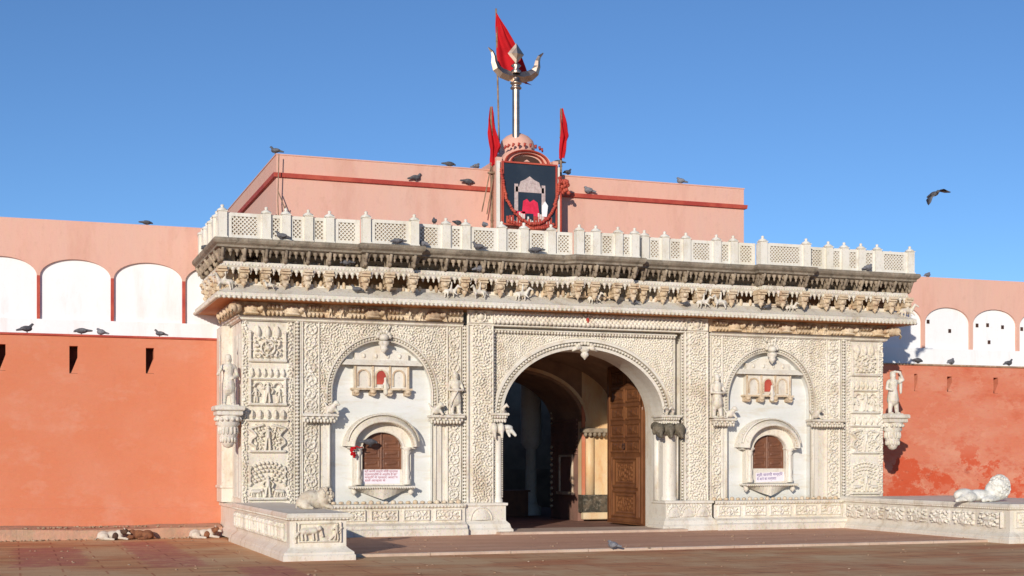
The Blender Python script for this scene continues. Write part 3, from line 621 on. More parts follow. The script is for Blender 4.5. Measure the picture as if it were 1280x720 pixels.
# ---- towers
for s in (-1, 1):
    xa, xb = sorted((s*7.70, s*6.64))
    h = HF(xa, xb, .66, 4.52, .0115)
    cx = (xa+xb)/2+.0; L_, R_ = cx-.40, cx+.40
    h.worm((np.abs(h.X-cx) > .41) & (np.abs(h.X-cx) < .51), .06, .026, 5+s)
    def colon(x, z0, z1):
        h.cap((x, z0), (x, z1), .035, .05)
        for k in range(4): h.disc((x, z0+(z1-z0)*k/3), .055, .055, .03)
    # topmost: three pointed cusps over a rosette crowd
    z0, z1 = 3.62, 4.32; h.rect(L_, R_, z0, z0+.05, .05); h.rect(L_+.1, R_-.1, z0+.08, z1-.18, .012)
    colon(L_+.04, z0+.05, z1-.1); colon(R_-.04, z0+.05, z1-.1)
    for k in (-.2, 0, .2): h.disc((cx+k, z1-.1), .07, .05, .12); h.disc((cx+k, z1+.01), .025, .045)
    h.worm((h.X > L_+.13) & (h.X < R_-.13) & (h.Z > z0+.09) & (h.Z < z1-.2), .085, .06, 91+s, big=.2); h.ring((cx, z0+.28), .14, .025, .06); h.disc((cx, z0+.28), .07, .07)
    # second: canopy over three arches and a dancer
    z0, z1 = 2.72, 3.48; h.rect(L_, R_, z0, z0+.05, .05); colon(L_+.04, z0+.05, z1-.2); colon(R_-.04, z0+.05, z1-.2)
    for k in range(6): h.disc((L_+.08+k*.128, z1-.10), .045, .045, .08); h.disc((L_+.08+k*.128, z1-.02), .022, .04)
    h.rect(L_+.03, R_-.03, z1-.23, z1-.19, .05)
    for k in (-.2, 0, .2): h.ring((cx+k, z1-.38), .085, .02, .045, z1-.38)
    h.figure(cx, z0+.06, .42, .06, .1, 1.3); h.figure(cx-.24, z0+.06, .3, .045); h.figure(cx+.24, z0+.06, .3, .045)
    # leaf row and third: winding garland around a standing figure
    for k in range(5): h.disc((L_+.08+k*.16, 2.53), .06, .05, .10); h.cap((L_+.08+k*.16, 2.5), (L_+.08+k*.16, 2.6), .02, .06)
    h.rect(L_-.02, R_+.02, 2.40, 2.43, .05)
    z0, z1 = 1.76, 2.38; h.rect(L_+.02, R_-.02, z0, z0+.04, .05)
    for k in (-1, 1):
        pts = [(cx+k*(.10+.02*i), z1-.06) if i == 0 else (cx+k*(.30+.07*math.sin(i*1.7)), z1-.06-i*.075) for i in range(8)]
        for p, q in zip(pts, pts[1:]): h.cap(p, q, .03, .05)
    h.worm((np.abs(h.X-cx) < .27) & (h.Z > z0+.05) & (h.Z < z1-.05) & (np.abs(h.X-cx) > .09), .07, .04, 17+s)
    h.figure(cx, z0+.05, .5, .065, .05, 1.1)
    # fourth: tree of dots above a figure with two animals
    z0, z1 = .78, 1.60; h.rect(L_, R_, z0, z0+.05, .05)
    for i in range(5):
        for j in range(9):
            x = cx+(j-4)*.085+(i % 2)*.04; z = z1-.06-i*.08-.10*(abs(j-4)/4)**2
            if abs(x-cx) > .07 or i < 3: h.disc((x, z), .036, .045)
    h.figure(cx, z0+.06, .44, .065, .0, 1.3); h.beast(cx-.23, z0+.06, .26, .05, 1); h.beast(cx+.23, z0+.06, .26, .05, -1)
    for k in (-1, 1): h.cap((cx+k*.36, z0+.3), (cx+k*.36, z1-.15), .022, .04)
    h.build('tower_relief', 'cream', G)
    # beaded column between tower and bay, chamfer strips
    for xx in ((s*6.56), (s*2.93)):
        b = MB(); b.cbox(xx-.045, xx-.055, -.06, .02, .66, 4.52, .006); b.cbox(xx+.055, xx+.075, -.06, .02, .66, 4.52, .006)
        b.tube([(xx, -.045, .66), (xx, -.045, 4.5)], .018, 6)
        for i in range(51): b.ball((xx, -.065, .72+i*.0745), (.046, .04, .031), 8, 5)
        b.build('bead_column', 'cream', G)
    # tower base and side
    b = MB(); 
    xa2, xb2 = sorted((s*7.72, s*6.5))
    out = [(-7.72, 2.0), (-7.72, -.02), (-6.5, -.02)] if s < 0 else [(6.4, -.02), (7.72, -.02), (7.72, 2.0)]
    b.loft(out, [(.20, 0), (.20, .13), (.14, .17), (.12, .3), (.12, .6), (.16, .62), (.16, .68), (0, .70)])
    b.build('tower_base', 'smooth', G)
    b = MB(); y0, y1 = 1.25, 1.98; xa3, xb3 = sorted((s*7.70, s*7.93))
    b.cbox(xa3, xb3, y0, y1, .7, 4.45, .01); b.cbox(min(xa3, xb3)-.03, max(xa3, xb3)+.03, y0-.03, y1, 1.0, 1.06); b.cbox(xa3-.03, xb3+.03, y0-.03, y1, 2.35, 2.43)
    b.cbox(xa3-.05, xb3+.05, y0-.05, y1+.0, 2.62, 2.72)
    b.build('side_pilaster', 'smooth', G)
    # side relief on the tower flank
    hs = HF(.02, 1.2, .72, 4.5, .02); hs.frame(.15, .55, .8, 4.2, .02, .02); hs.frame(.7, 1.1, .8, 4.2, .02, .02)
    hs.build('tower_flank', 'smooth', G, o=(s*7.702, 0, 0), U=(0, 1, 0), N=(s, 0, 0))
    # bracket carrying the corner statue
    x = s*7.97; b = MB()
    b.cbox(x-.30, x+.30, -.30, .32, 2.60, 2.70, .02); b.cbox(x-.26, x+.26, -.26, .28, 2.50, 2.60, .02)
    b.lathe(x, 0, [(.25, 2.50), (.27, 2.44), (.22, 2.38), (.24, 2.33), (.19, 2.28), (.18, 2.1), (.13, 1.95), (.09, 1.87), (.005, 1.84)], 16)
    for k in range(14):
        t = 2*math.pi*k/14; b.ball((x+.25*math.cos(t), .25*math.sin(t), 2.43), .045); b.ball((x+.18*math.cos(t), .18*math.sin(t), 2.2), (.035, .035, .09)); b.ball((x+.15*math.cos(t+.2), .15*math.sin(t+.2), 2.02), (.03, .03, .07))
    b.build('statue_bracket', 'cream', G)

# ---- portal
h = HF(-2.27, 2.15, 2.58, 4.46, .012)
ins = (((h.X-AC)/AA)**2+((h.Z-AZ)/AB)**2) < 1.0
far = (((h.X-AC)/(AA+.26))**2+((h.Z-AZ)/(AB+.27))**2) > 1.0
h.worm(far & (h.X > -2.2) & (h.X < 2.08) & (h.Z < 4.36), .052, .02, 3); h.mask = ~ins
h.build('portal_spandrel', 'cream', G, o=(0, .035, 0))
b = MB(); pp = arch_path(AC, AZ, AA, AB, AZ, 60)
b.sweep(pp, [(0, .05), (0, -.05), (.06, -.06), (.07, .03), (.155, .03), (.16, -.07), (.21, -.07), (.23, -.03), (.23, .03)])
b.build('portal_arch_moulding', 'smooth', G)
b = MB()
for x, z in along(arch_path(AC, AZ, AA+.112, AB+.112, AZ, 90), .078): b.ball((x, -.035, z), (.036, .035, .03), 8, 5)
b.build('portal_bead_ring', 'cream', G)
b = MB(); zc = 4.07
for k in range(9):
    t = R(180*k/8); b.ball((AC+.20*math.cos(t), -.06, zc+.02+.10*math.sin(t)), (.05, .05, .045))
for k in (-1, 1): b.tube([(AC+k*.1, -.06, zc+.03), (AC+k*.22, -.05, zc+.0), (AC+k*.3, -.04, zc-.05)], [.05, .04, .015])
b.lathe(AC, -.04, [(.12, zc), (.11, zc-.04), (.06, zc-.07), (.09, zc-.11), (.09, zc-.15), (.04, zc-.2), (.005, zc-.24)], 14)
b.build('portal_pendant', 'cream', G)
for s in (-1, 1):
    xa, xb = sorted((s*2.30, s*2.90)); h = HF(xa, xb, .66, 4.52, .0115)
    h.worm((h.X > xa+.12) & (h.X < xb-.06), .062, .030, 200+s, big=.18)
    for k in range(30): h.disc(((xa+.06) if s > 0 else (xb-.06), .75+k*.125), .03, .03, .05)
    h.rect(xb-.03, xb-.01, .66, 4.52, .03); h.rect(xa+.01, xa+.03, .66, 4.52, .03)
    h.build('portal_pier_relief', 'cream', G, o=(0, -.12, 0))
    b = MB(); b.box(xa, xb, -.118, .1, .6, 4.53)
    xr = s*2.27
    b.build('portal_pier', 'cream', G)
    b = MB()
    for i in range(54): b.ball((xr, -.09, .72+i*.07), (.032, .03, .027), 6, 4)
    b.tube([(xr, -.05, .7), (xr, -.05, 4.46)], .015)
    b.build('bead_edge', 'cream', G)
    # flared base with lobed medallion
    x_in = AC-AA+.012 if s < 0 else AC+AA-.012
    xa4, xb4 = sorted((s*2.97, x_in)); b = MB()
    b.loft([(xa4, .5), (xa4, -.2), (xb4, -.2), (xb4, .9)], [(.13, 0), (.13, .10), (.09, .14), (.07, .22), (.01, .28), (0, .30), (0, .60), (.035, .62), (.035, .67), (-.06, .685)])
    b.build('portal_pier_base', 'smooth', G)
    h = HF(xa4+.03, xb4-.03, .31, .60, .012); m_ = (xa+xb)/2
    if s < 0: h.ring((m_, .31), .24, .016, .02, .31, 1.1); h.disc((m_, .31), .22, .03, .25)
    else:
        for k in range(3): h.disc((xa4+.2+k*.36, .34), .15, .02, .2); h.ring((xa4+.2+k*.36, .34), .16, .012, .02, .34, 1.25)
        h.worm(h.Z > .3, .07, .014, 9)
    h.build('base_relief', 'cream', G, o=(0, -.202, 0))
# left jamb column (beaded), right plain jamb columns
xj = AC-AA
b = MB(); b.lathe(xj-.12, -.05, [(.11, .68), (.11, .74), (.085, .78), (.08, 2.05), (.11, 2.12)], 14)
b.lathe(xj-.27, -.04, [(.09, .68), (.07, .78), (.065, 2.05), (.09, 2.12)], 12)
b.build('jamb_column', 'smooth', G)
b = MB()
for i in range(32): b.ball((xj-.03, -.09, .8+i*.04), (.018, .018, .015), 6, 4); b.ball((xj-.20, -.10, .8+i*.04), (.016, .016, .014), 6, 4)
for i in range(5): b.ball((xj-.10, -.13, .3+i*.09), (.04, .03, .045))
b.build('jamb_beads', 'cream', G)
xk = AC+AA
b = MB(); b.lathe(xk+.17, .02, [(.19, .68), (.19, .74), (.17, .78)]+[(.17, .78+i*.127) for i in range(1, 11)]+[(.19, 2.12), (.21, 2.2)], 20)
b.tube([(xk+.35, -.06, .7), (xk+.35, -.06, 2.4)], .025, 8)
b.box(xk, 2.2, -.03, .06, .68, 2.5)
b.tube([(xk+.02, .3, .68), (xk+.02, .3, 2.4)], .09, 12)
b.build('jamb_column', 'smooth', G)
for s, xa, xb in ((-1, xj-.33, xj+.08), (1, xk-.14, xk+.38)):
    b = MB(); b.cbox(xa, xb, -.24, .30, 2.56, 2.62, .015); b.cbox(xa+.03, xb-.03, -.20, .28, 2.50, 2.56, .015); b.cbox(xa+.05, xb-.05, -.18, .26, 2.42, 2.50, .02)
    k = int((xb-xa)/.06)
    for i in range(k): b.ball((xa+.03+i*.06, -.22, 2.53), (.025, .03, .03)); b.ball((xa+.03+i*.06, -.19, 2.44), (.025, .03, .035))
    for i in range(4): b.ball((xa+.02 if s < 0 else xa-.0, -.15+i*.12, 2.44), .035)
    b.build('capital', 'cream', G)
for i, x in enumerate((xk-.20, xk+.06, xk+.32)):
    body('elephant_bracket', [('e', (x, -.22, 2.30), (.14, .15, .14)), ('c', (x, -.30, 2.27), (x-.02, -.40, 2.12), .065, .035), ('e', (x-.10, -.2, 2.27), (.05, .05, .11)), ('e', (x+.10, -.2, 2.27), (.05, .05, .11)), ('e', (x, -.28, 2.16), (.07, .06, .06)), ('c', (x, -.05, 2.36), (x, -.18, 2.32), .11, .11)],
         .016, 'green', G, 1)
for i, x in enumerate((xj-.26, xj-.10)):
    body('elephant_bracket', [('e', (x, -.2, 2.28), (.08, .10, .13)), ('c', (x, -.24, 2.22), (x+.01, -.26, 2.08), .045, .025), ('e', (x-.07, -.15, 2.27), (.035, .03, .09)), ('c', (x, -.05, 2.34), (x, -.18, 2.30), .08, .08)], .016, 'cream', G, 1)
x = xj+.08
body('petal_bracket', [('e', (x, -.10, 2.30), (.13, .12, .07)), ('c', (x+.02, -.14, 2.3), (x+.16, -.18, 2.14), .06, .035), ('c', (x-.02, -.12, 2.28), (x+.02, -.2, 2.12), .05, .03)], .016, 'lionw', G, 1)
b = MB()      # upstanding scrolls at the spring of the arch
for s, x in ((-1, xj), (1, xk+.15), (1, xk+.0)):
    b = MB()
    b.tube([(x, -.15, 2.62), (x+.05*s, -.17, 2.72), (x-.03*s, -.2, 2.80), (x-.08*s, -.2, 2.74)], [.06, .045, .04, .02]); b.build('spring_scroll', 'cream', G)

# beads and rolls over the portal
b = MB(); b.cbox(-2.27, 2.15, -.06, .05, 4.42, 4.455, .01); b.cbox(-2.9, 2.9, -.16, .05, 4.50, 4.54, .01)
for i in range(60): b.ball((-2.22+i*.073, -.06, 4.395), (.03, .035, .028), 6, 4)
b.build('portal_head_moulding', 'cream', G)
h = HF(-2.9, 2.9, 4.54, 4.84, .012)
for r_ in range(4):
    for i in range(60):
        x = -2.85+i*.1+(r_ % 2)*.05; h.H = np.maximum(h.H, np.where((np.hypot(h.X-x, (h.Z-(4.79-r_*.065))) < .052) & (h.Z < 4.80-r_*.065+.02), .012+.012*r_+.35*np.clip(.05-np.hypot(h.X-x, h.Z-(4.79-r_*.065)), 0, .05), 0))
for s in (-1, 1):
    h.H = np.where(np.abs(h.X-s*2.6) < .3, 0, h.H); h.frame(s*2.6-.28, s*2.6+.28, 4.55, 4.83, .02, .03); h.disc((s*2.6, 4.69), .09, .05); h.ring((s*2.6, 4.69), .11, .018, .04)
    for k in range(8): t = k*math.pi/4; h.disc((s*2.6+.18*math.cos(t), 4.69+.1*math.sin(t)), .035, .035)
h.build('scale_frieze', 'cream', G, o=(0, -.13, 0))
b = MB(); 
for k in range(10): t = k*.628; b.ball((AC+.12*math.cos(t), -.18, 4.69+.12*math.sin(t)), .035)
b.ball((AC, -.17, 4.69), (.09, .05, .09), 10, 6); b.build('frieze_medallion', 'cream', G)
b = MB(); b.ball((AC, -.215, 4.69), (.045, .02, .06), 8, 5); b.build('red_medallion_figure', 'redpaint', G)

# ---- side friezes: gadroons, draped elephants, seated figures
for s in (-1, 1):
    xa, xb = (-7.8, -2.95) if s < 0 else (2.95, 7.8); h = HF(xa, xb, 4.54, 4.84, .013)
    x = xa+.12; i = 0; seq = 'EGEGFFGEGFFEG' if s < 0 else 'GEFFGEGFFGEGE'
    while x < xb-.3:
        k = seq[i % len(seq)]; i += 1
        if k == 'G':
            for a in range(4):
                for c_ in range(2): h.disc((x+.05+a*.085, 4.62+c_*.13), .042, .085, .058)
            x += .37
        elif k == 'E':
            h.disc((x+.17, 4.68), .17, .09, .115); h.disc((x+.36, 4.70), .07, .11, .075); h.cap((x+.4, 4.66), (x+.43, 4.57), .025, .08); h.cap((x+.03, 4.6), (x+.3, 4.6), .025, .1); x += .47
        else:
            h.figure(x+.12, 4.55, .26, .08, 0, 1.6); h.cap((x+.02, 4.6), (x+.22, 4.57), .03, .06); x += .25
    h.rect(xa, xb, 4.54, 4.56, .09); h.build('figure_frieze', 'cream2', G, o=(0, -.03, 0))
    b = MB()
    out = [(-7.72, 2.0), (-7.72, -.04), (-2.97, -.04)] if s < 0 else [(2.97, -.04), (7.72, -.04), (7.72, 2.0)]
    b.loft(out, [(0, 4.45), (.05, 4.48), (.05, 4.51), (.09, 4.53), (.09, 4.55), (0, 4.56)])
    b.build('frieze_moulding', 'cream', G)
    for yy in ((-.25, .15, .6, 1.05, 1.5) if s < 0 else (-.25,)):
        b = MB(); x = s*7.85
        b.ball((x, yy+.1, 4.70), (.14, .15, .13), 10, 7); b.ball((x+s*.07, yy-.02, 4.68), (.09, .10, .10), 10, 7); b.tube([(x+s*.08, yy-.08, 4.66), (x+s*.1, yy-.12, 4.56), (x+s*.09, yy-.09, 4.5)], [.04, .03, .015])
        b.build('frieze_elephant', 'cream2', G)

# ---- cornice
OUT = [(-8.22, 6.3), (-8.22, -.5), (-5.3, -.5), (-5.3, -.7), (-4.13, -.7), (-4.13, -.5), (-.78, -.5), (-.6, -.7), (.92, -.7), (.92, -.5), (3.93, -.5), (3.93, -.7), (5.27, -.7), (5.27, -.5), (8.22, -.5), (8.22, 6.3)]
STR = [(-8.22, 6.3), (-8.22, -.5), (8.22, -.5), (8.22, 6.3)]
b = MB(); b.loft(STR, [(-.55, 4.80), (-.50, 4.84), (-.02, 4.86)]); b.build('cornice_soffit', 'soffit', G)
b = MB(); b.loft(STR, [(-.02, 4.86), (.02, 4.87), (.05, 4.90), (.05, 4.965), (.0, 4.985), (-.30, 5.16), (-.36, 5.17), (-.36, 5.24), (-.42, 5.24)])
b.build('bead_cornice', 'cream', G)
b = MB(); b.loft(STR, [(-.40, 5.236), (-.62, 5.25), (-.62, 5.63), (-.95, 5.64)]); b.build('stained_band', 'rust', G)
b = MB(); b.loft(STR, [(-.90, 5.60), (-.90, 5.9)]); b.build('dark_recess', 'recess', G)  # back wall carries the overhang's shade as paint
b = MB(); L0 = offset(STR, .035, False); b.loft(L0, [(-.03, 4.86), (.005, 4.862), (.005, 4.876), (-.03, 4.88)])
def seg_points(pts, step, inset=0):
    out = []
    for (x0, y0), (x1, y1) in zip(pts, pts[1:]):
        l = math.hypot(x1-x0, y1-y0); k = max(1, int(l/step))
        for i in range(k):
            t = (i+.5)/k; out.append((x0+(x1-x0)*t, y0+(y1-y0)*t, math.atan2(y1-y0, x1-x0)))
    return out
for x, y, a in seg_points(offset(L0, .02, False), .10): b.ball((x, y, 4.868), (.040, .042, .034), 8, 5)
b.build('bead_row', 'cream', G)
def pendants(pts, z, step, hgt, r, m, name):
    b = MB()
    for x, y, a in seg_points(pts, step): b.lathe(x, y, [(r, z), (r*1.05, z-hgt*.3), (r*.45, z-hgt*.5), (r*.55, z-hgt*.7), (.004, z-hgt)], 6)
    b.build(name, m, G)
b = MB(); LS = offset(OUT, -.10, False)
b.loft(LS, [(-.3, 5.50), (-.02, 5.46), (0, 5.48), (.02, 5.52), (.0, 5.56), (.0, 5.60), (-.1, 5.61), (-.34, 5.64)])
for x, y, a in seg_points(offset(OUT, -.09, False), .067): b.ball((x, y, 5.535), (.024, .024, .022), 6, 4)
b.build('pendant_string', 'cream', G)
pendants(offset(OUT, -.12, False), 5.48, .115, .13, .047, 'cream', 'lower_pendants')
b = MB(); b.loft(OUT, [(-.95, 5.85), (-.4, 5.84), (-.05, 5.82), (.0, 5.85), (.05, 5.87), (.05, 5.91), (.10, 5.95), (.12, 5.99), (.12, 6.03), (.10, 6.05), (-.5, 6.052)]); b.build('weathered_slab', 'dark', G)
b = MB(); b.add([(-8.1, -.3, 6.045), (8.1, -.3, 6.045), (8.1, 7, 6.045), (-8.1, 7, 6.045)], [(0, 1, 2, 3)]); b.build('roof_deck', 'white', G)
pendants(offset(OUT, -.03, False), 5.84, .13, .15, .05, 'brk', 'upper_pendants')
# scroll brackets: upper dark, lower pale blocks
def bracket_mesh(kind):
    b = MB()
    if kind == 'u':
        b.prism([(-.05, 0), (.05, 0), (.055, .26), (-.055, .26)], -.08, .14)
        b.ball((0, -.12, .20), (.055, .07, .06), 8, 5); b.ball((0, -.14, .06), (.045, .06, .06), 8, 5); b.tube([(0, -.1, .0), (0, -.2, .13), (0, -.28, .25)], [.03, .035, .03], 6)
    else:
        b.box(-.085, .085, -.12, .12, .0, .12); b.box(-.11, .11, -.16, .12, .12, .17); b.box(-.065, .065, -.10, .12, -.07, .0)
        b.ball((0, -.13, .05), (.07, .05, .05), 8, 5); b.lathe(0, -.08, [(.05, -.07), (.06, -.11), (.02, -.15), (.004, -.19)], 8); b.box(-.09, .09, -.2, .12, .17, .22)
    return b
first = {}
def put_bracket(kind, x, y, rz):
    nm = 'upper_bracket' if kind == 'u' else 'lower_bracket'; z = 5.60 if kind == 'u' else 5.27
    if kind not in first:
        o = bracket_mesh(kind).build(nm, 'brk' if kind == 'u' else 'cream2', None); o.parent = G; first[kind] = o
    else:
        o = first[kind].copy(); C.objects.link(o)
    o.matrix_parent_inverse = Matrix.Translation(-world_loc(G)); o.location = (x, y, z); o.rotation_euler = (0, 0, rz)
PA = [-8.15, -7.27, -6.87, -6.41, -5.97]; PB = [-5.25, -4.22]; PC = [-3.47, -3.03, -2.22, -1.71, -1.08]; PD = [-.50, -.11, .42, .82]
PE = [1.15, 1.65, 2.18, 2.95, 3.38]; PF = [4.03, 5.17]; PG = [5.89, 6.32, 6.78, 7.23, 8.15]
for xs, yy in ((PA, -.5), (PB, -.7), (PC, -.5), (PD, -.7), (PE, -.5), (PF, -.7), (PG, -.5)):
    ex = []
    for p, q in zip(xs, xs[1:]):
        if q-p > .7: ex.append((p+q)/2)
    for x in xs+ex: put_bracket('u', x, yy+.22, 0)
    for x in xs+ex: put_bracket('l', x, yy+.22, 0)
for i in range(8):
    for k in 'ul':
        put_bracket(k, -8.22+.22, -.1+i*.7, R(-90)); put_bracket(k, 8.22-.22, -.1+i*.7, R(90))
b = MB()      # dark rear wall of the upper recess with lotus lumps and rubble figures between the brackets
rr = random.Random(3)
b.loft(offset(OUT, -.385, False), [(0, 5.18), (.02, 5.19), (.02, 5.215), (0, 5.22)])
for x, y, a in seg_points(offset(OUT, -.37, False), .12):
    if rr.random() < .75: b.ball((x, y, 5.22+rr.uniform(0, .05)), (.045, .05, .05+rr.uniform(0, .05)), 6, 4)
b.build('carved_foliage_row', 'cream2', G)
b = MB()
b.loft(offset(OUT, -.40, False), [(0, 5.615), (.02, 5.62), (.02, 5.64), (0, 5.645)])
for x, y, a in seg_points(offset(OUT, -.38, False), .16):
    if rr.random() < .6: b.ball((x, y+.0, 5.66), (.05, .05, .05), 6, 4)
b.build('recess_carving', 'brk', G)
# prancing animals on the shelf
def horse(name, x, y, z, f, l, m, parent):
    return body(name, [('c', (x-f*.3*l, y, z+.42*l), (x+f*.25*l, y, z+.46*l), .15*l, .14*l), ('c', (x+f*.28*l, y-.03, z+.5*l), (x+f*.42*l, y-.06, z+.78*l), .11*l, .07*l),
        ('c', (x+f*.42*l, y-.06, z+.8*l), (x+f*.62*l, y-.1, z+.66*l), .07*l, .045*l), ('c', (x-f*.35*l, y, z+.4*l), (x-f*.38*l, y-.02, z+.02), .07*l, .045*l), ('c', (x-f*.2*l, y-.06, z+.38*l), (x-f*.28*l, y-.08, z+.02), .06*l, .045*l),
        ('c', (x+f*.2*l, y-.04, z+.38*l), (x+f*.36*l, y-.1, z+.18*l), .06*l, .04*l), ('c', (x+f*.2*l, y, z+.36*l), (x+f*.2*l, y, z+.02), .06*l, .04*l), ('c', (x-f*.42*l, y, z+.46*l), (x-f*.6*l, y, z+.2*l), .04*l, .025*l),
        ('c', (x, y-.02, z+.55*l), (x+.02, y-.02, z+.88*l), .08*l, .06*l), ('e', (x+.02, y-.02, z+.99*l), (.065*l, .065*l, .07*l))], .017, m, parent, 1)
for x, f, l in ((-3.36, 1, .34), (-2.72, -1, .36), (-1.75, 1, .36), (-.05, 1, .32), (2.62, 1, .34), (3.05, -1, .38), (4.9, 1, .28), (-7.2, -1, .26)):
    horse('shelf_horse', x, -.42, 5.03, f, l, 'cream', G)
for x, s in ((-8.1, -1), (8.12, 1)): horse('corner_horse', x, -.38, 5.0, s, .42, 'cream', G)

# ---- parapet
def post_mesh():
    b = MB(); b.cbox(-.085, .085, -.08, .09, 0, .53, .006); b.box(-.10, .10, -.095, .10, -.0, .035); b.box(-.098, .098, -.095, .10, .53, .548)
    b.lathe(0, 0, [(.11, .548), (.10, .575), (.03, .615), (.028, .63), (.04, .645), (.03, .665), (.003, .68)], 10)
    return b
pm = post_mesh().build('parapet_post', 'white', None); pfirst = [True]
def put_post(x, y, z=6.05):
    o = pm if pfirst[0] else pm.copy()
    if pfirst[0]: pfirst[0] = False
    else: C.objects.link(o)
    o.parent = G; o.matrix_parent_inverse = Matrix.Translation(-world_loc(G)); o.location = (x, y, z)
def put_panel(x0, x1, y, axis='x'):
    w_ = x1-x0
    if w_ < .06: return
    b = MB()
    def bx(a, c, z0, z1, t=.03):
        if axis == 'x': b.box(a, c, y-t, y+t, z0, z1)
        else: b.box(y-t, y+t, a, c, z0, z1)
    if w_ < .2:
        bx(x0, x1, 6.05, 6.56); b.build('lattice_panel', 'white', G); return
    fm = min(.10, w_*.2); z0, z1 = 6.13, 6.50
    bx(x0, x1, 6.05, z0); bx(x0, x1, z1, 6.57); bx(x0, x0+fm, z0, z1); bx(x1-fm, x1, z0, z1)
    a0, a1 = x0+fm, x1-fm; st = .082; t = .0095
    for sg in (1, -1):
        k = -int((z1-z0)/st)-1
        while True:
            xs = a0+k*st
            if xs > a1+(z1-z0): break
            k += 1
            pa = (xs, z0); pb = (xs+(z1-z0), z1)
            if sg < 0: pa = (xs, z1); pb = (xs+(z1-z0), z0)
            t0 = max(0, (a0-xs)/(z1-z0)); t1 = min(1, (a1-xs)/(z1-z0))
            if t1-t0 < .02: continue
            q0 = (pa[0]+(pb[0]-pa[0])*t0, pa[1]+(pb[1]-pa[1])*t0); q1 = (pa[0]+(pb[0]-pa[0])*t1, pa[1]+(pb[1]-pa[1])*t1)
            nx, nz = -(q1[1]-q0[1]), (q1[0]-q0[0]); l = math.hypot(nx, nz); nx *= t/l; nz *= t/l
            yo = .004*sg
            if axis == 'x': b.prism([(q0[0]-nx, q0[1]-nz), (q1[0]-nx, q1[1]-nz), (q1[0]+nx, q1[1]+nz), (q0[0]+nx, q0[1]+nz)], y-.014+yo, y+.014+yo)
    if axis != 'x': bx(a0, a1, z0, z1, .012)
    lp = b.build('lattice_panel', 'white', G)
    if axis == 'x':
        d = MB(); d.box(x0+fm*.5, x1-fm*.5, y+.018, y+.026, z0-.03, z1+.03); d.build('backing', 'lattback', lp)
ROWS = ((PA, -.5), (PB, -.7), (PC, -.5), (PD, -.7), (PE, -.5), (PF, -.7), (PG, -.5))
for xs, y in ROWS:
    for x in xs: put_post(x, y+.06)
    for p, q in zip(xs, xs[1:]): put_panel(p+.085, q-.085, y+.07)
for (xs, y), (xs2, y2) in zip(ROWS, ROWS[1:]):
    p, q = xs[-1], xs2[0]; xe = p if y < y2 else q
    xr_ = q if y > y2 else p
    MB().box(xr_-.03, xr_+.03, -.60, -.40, 6.05, 6.57).build('return_panel', 'white', G)
    if y > y2: put_panel(p+.085, q-.085, y+.07)
    else: put_panel(p+.085, q-.085, y2+.07)
for s in (-1, 1):
    for i in range(8):
        y = .35+i*.78; put_post(s*8.15, y); put_panel(y-.695, y-.085, s*8.15, 'y')

# ---- doors: the leaf standing open against the right side, its twin on the left
def door_leaf(x, face):
    w_, y0 = 2.02, .98
    h = HF(0, w_, .06, 3.95, .014)
    top = IZ+.02+1.38*np.sqrt(np.clip(1-((w_-h.X)/w_)**2, 0, 1)); h.mask = (h.Z < top)
    h.frame(.04, w_-.04, .1, 3.9, .07, .035)
    cols = ((.18, .98), (1.06, 1.86)); 
    for a, c_ in cols:
        for r_ in range(5):
            z0 = 1.98+r_*.40
            if r_ == 0: z0 = 1.78; z1 = 2.08
            else: z0 = 1.72+r_*.42; z1 = z0+.34
            h.frame(a, c_, z0, z1, .035, .03); h.rect(a+.09, c_-.09, z0+.08, z1-.08, .022); h.disc(((a+c_)/2, (z0+z1)/2), .1, .04); h.cap((a+.22, z0+.12), (c_-.22, z1-.12), .03, .035)
    for z0, z1 in ((.22, .86), (.94, 1.66)):
        h.frame(.30, 1.72, z0, z1, .045, .04); h.frame(.5, 1.52, z0+.1, z1-.1, .03, .03)
        h.worm((h.X > .6) & (h.X < 1.42) & (h.Z > z0+.16) & (h.Z < z1-.16), .12, .035, int(z0*10))
    for xx in (.22, 1.80): h.cap((xx, .25), (xx, 1.65), .03, .035)
    o = h.build('door_leaf', 'wood', G, o=(x+face*.045, y0, 0), U=(0, 1, 0), N=(face, 0, 0))
    b = MB(); n = 16; pts = [(0, .06)]+[(w_*(i/n), 2.62+1.38*math.sqrt(max(0, 1-(1-i/n)**2))-.02) for i in range(n+1)]+[(w_, .06)]
    vs = [(x-.04, y0+p, z) for p, z in pts]+[(x+.04, y0+p, z) for p, z in pts]; k = len(pts)
    b.add(vs, [tuple(range(k)), tuple(range(2*k-1, k-1, -1))]+[(i, (i+1) % k, (i+1) % k+k, i+k) for i in range(k)])
    b.box(x-.06+face*.0, x+.06, y0+w_-.02, y0+w_+.05, .06, 3.88)
    c_ = b.build('door_core', 'wood', o)
    b = MB(); 
    for k in range(10): t = k*.628; b.ball((x+face*.10, y0+1.02+.06*math.cos(t), 1.93+.06*math.sin(t)), .018)
    b.tube([(x+face*.05, y0+1.02, 1.98), (x+face*.12, y0+1.02, 1.98)], .02); b.build('handle', 'blackslot', o)
door_leaf(1.84, -1); door_leaf(-2.1, 1)
b = MB(); b.cbox(-2.3, 2.15, -.62, .95, -.02, .055, .01); b.build('threshold', 'kerb', G)

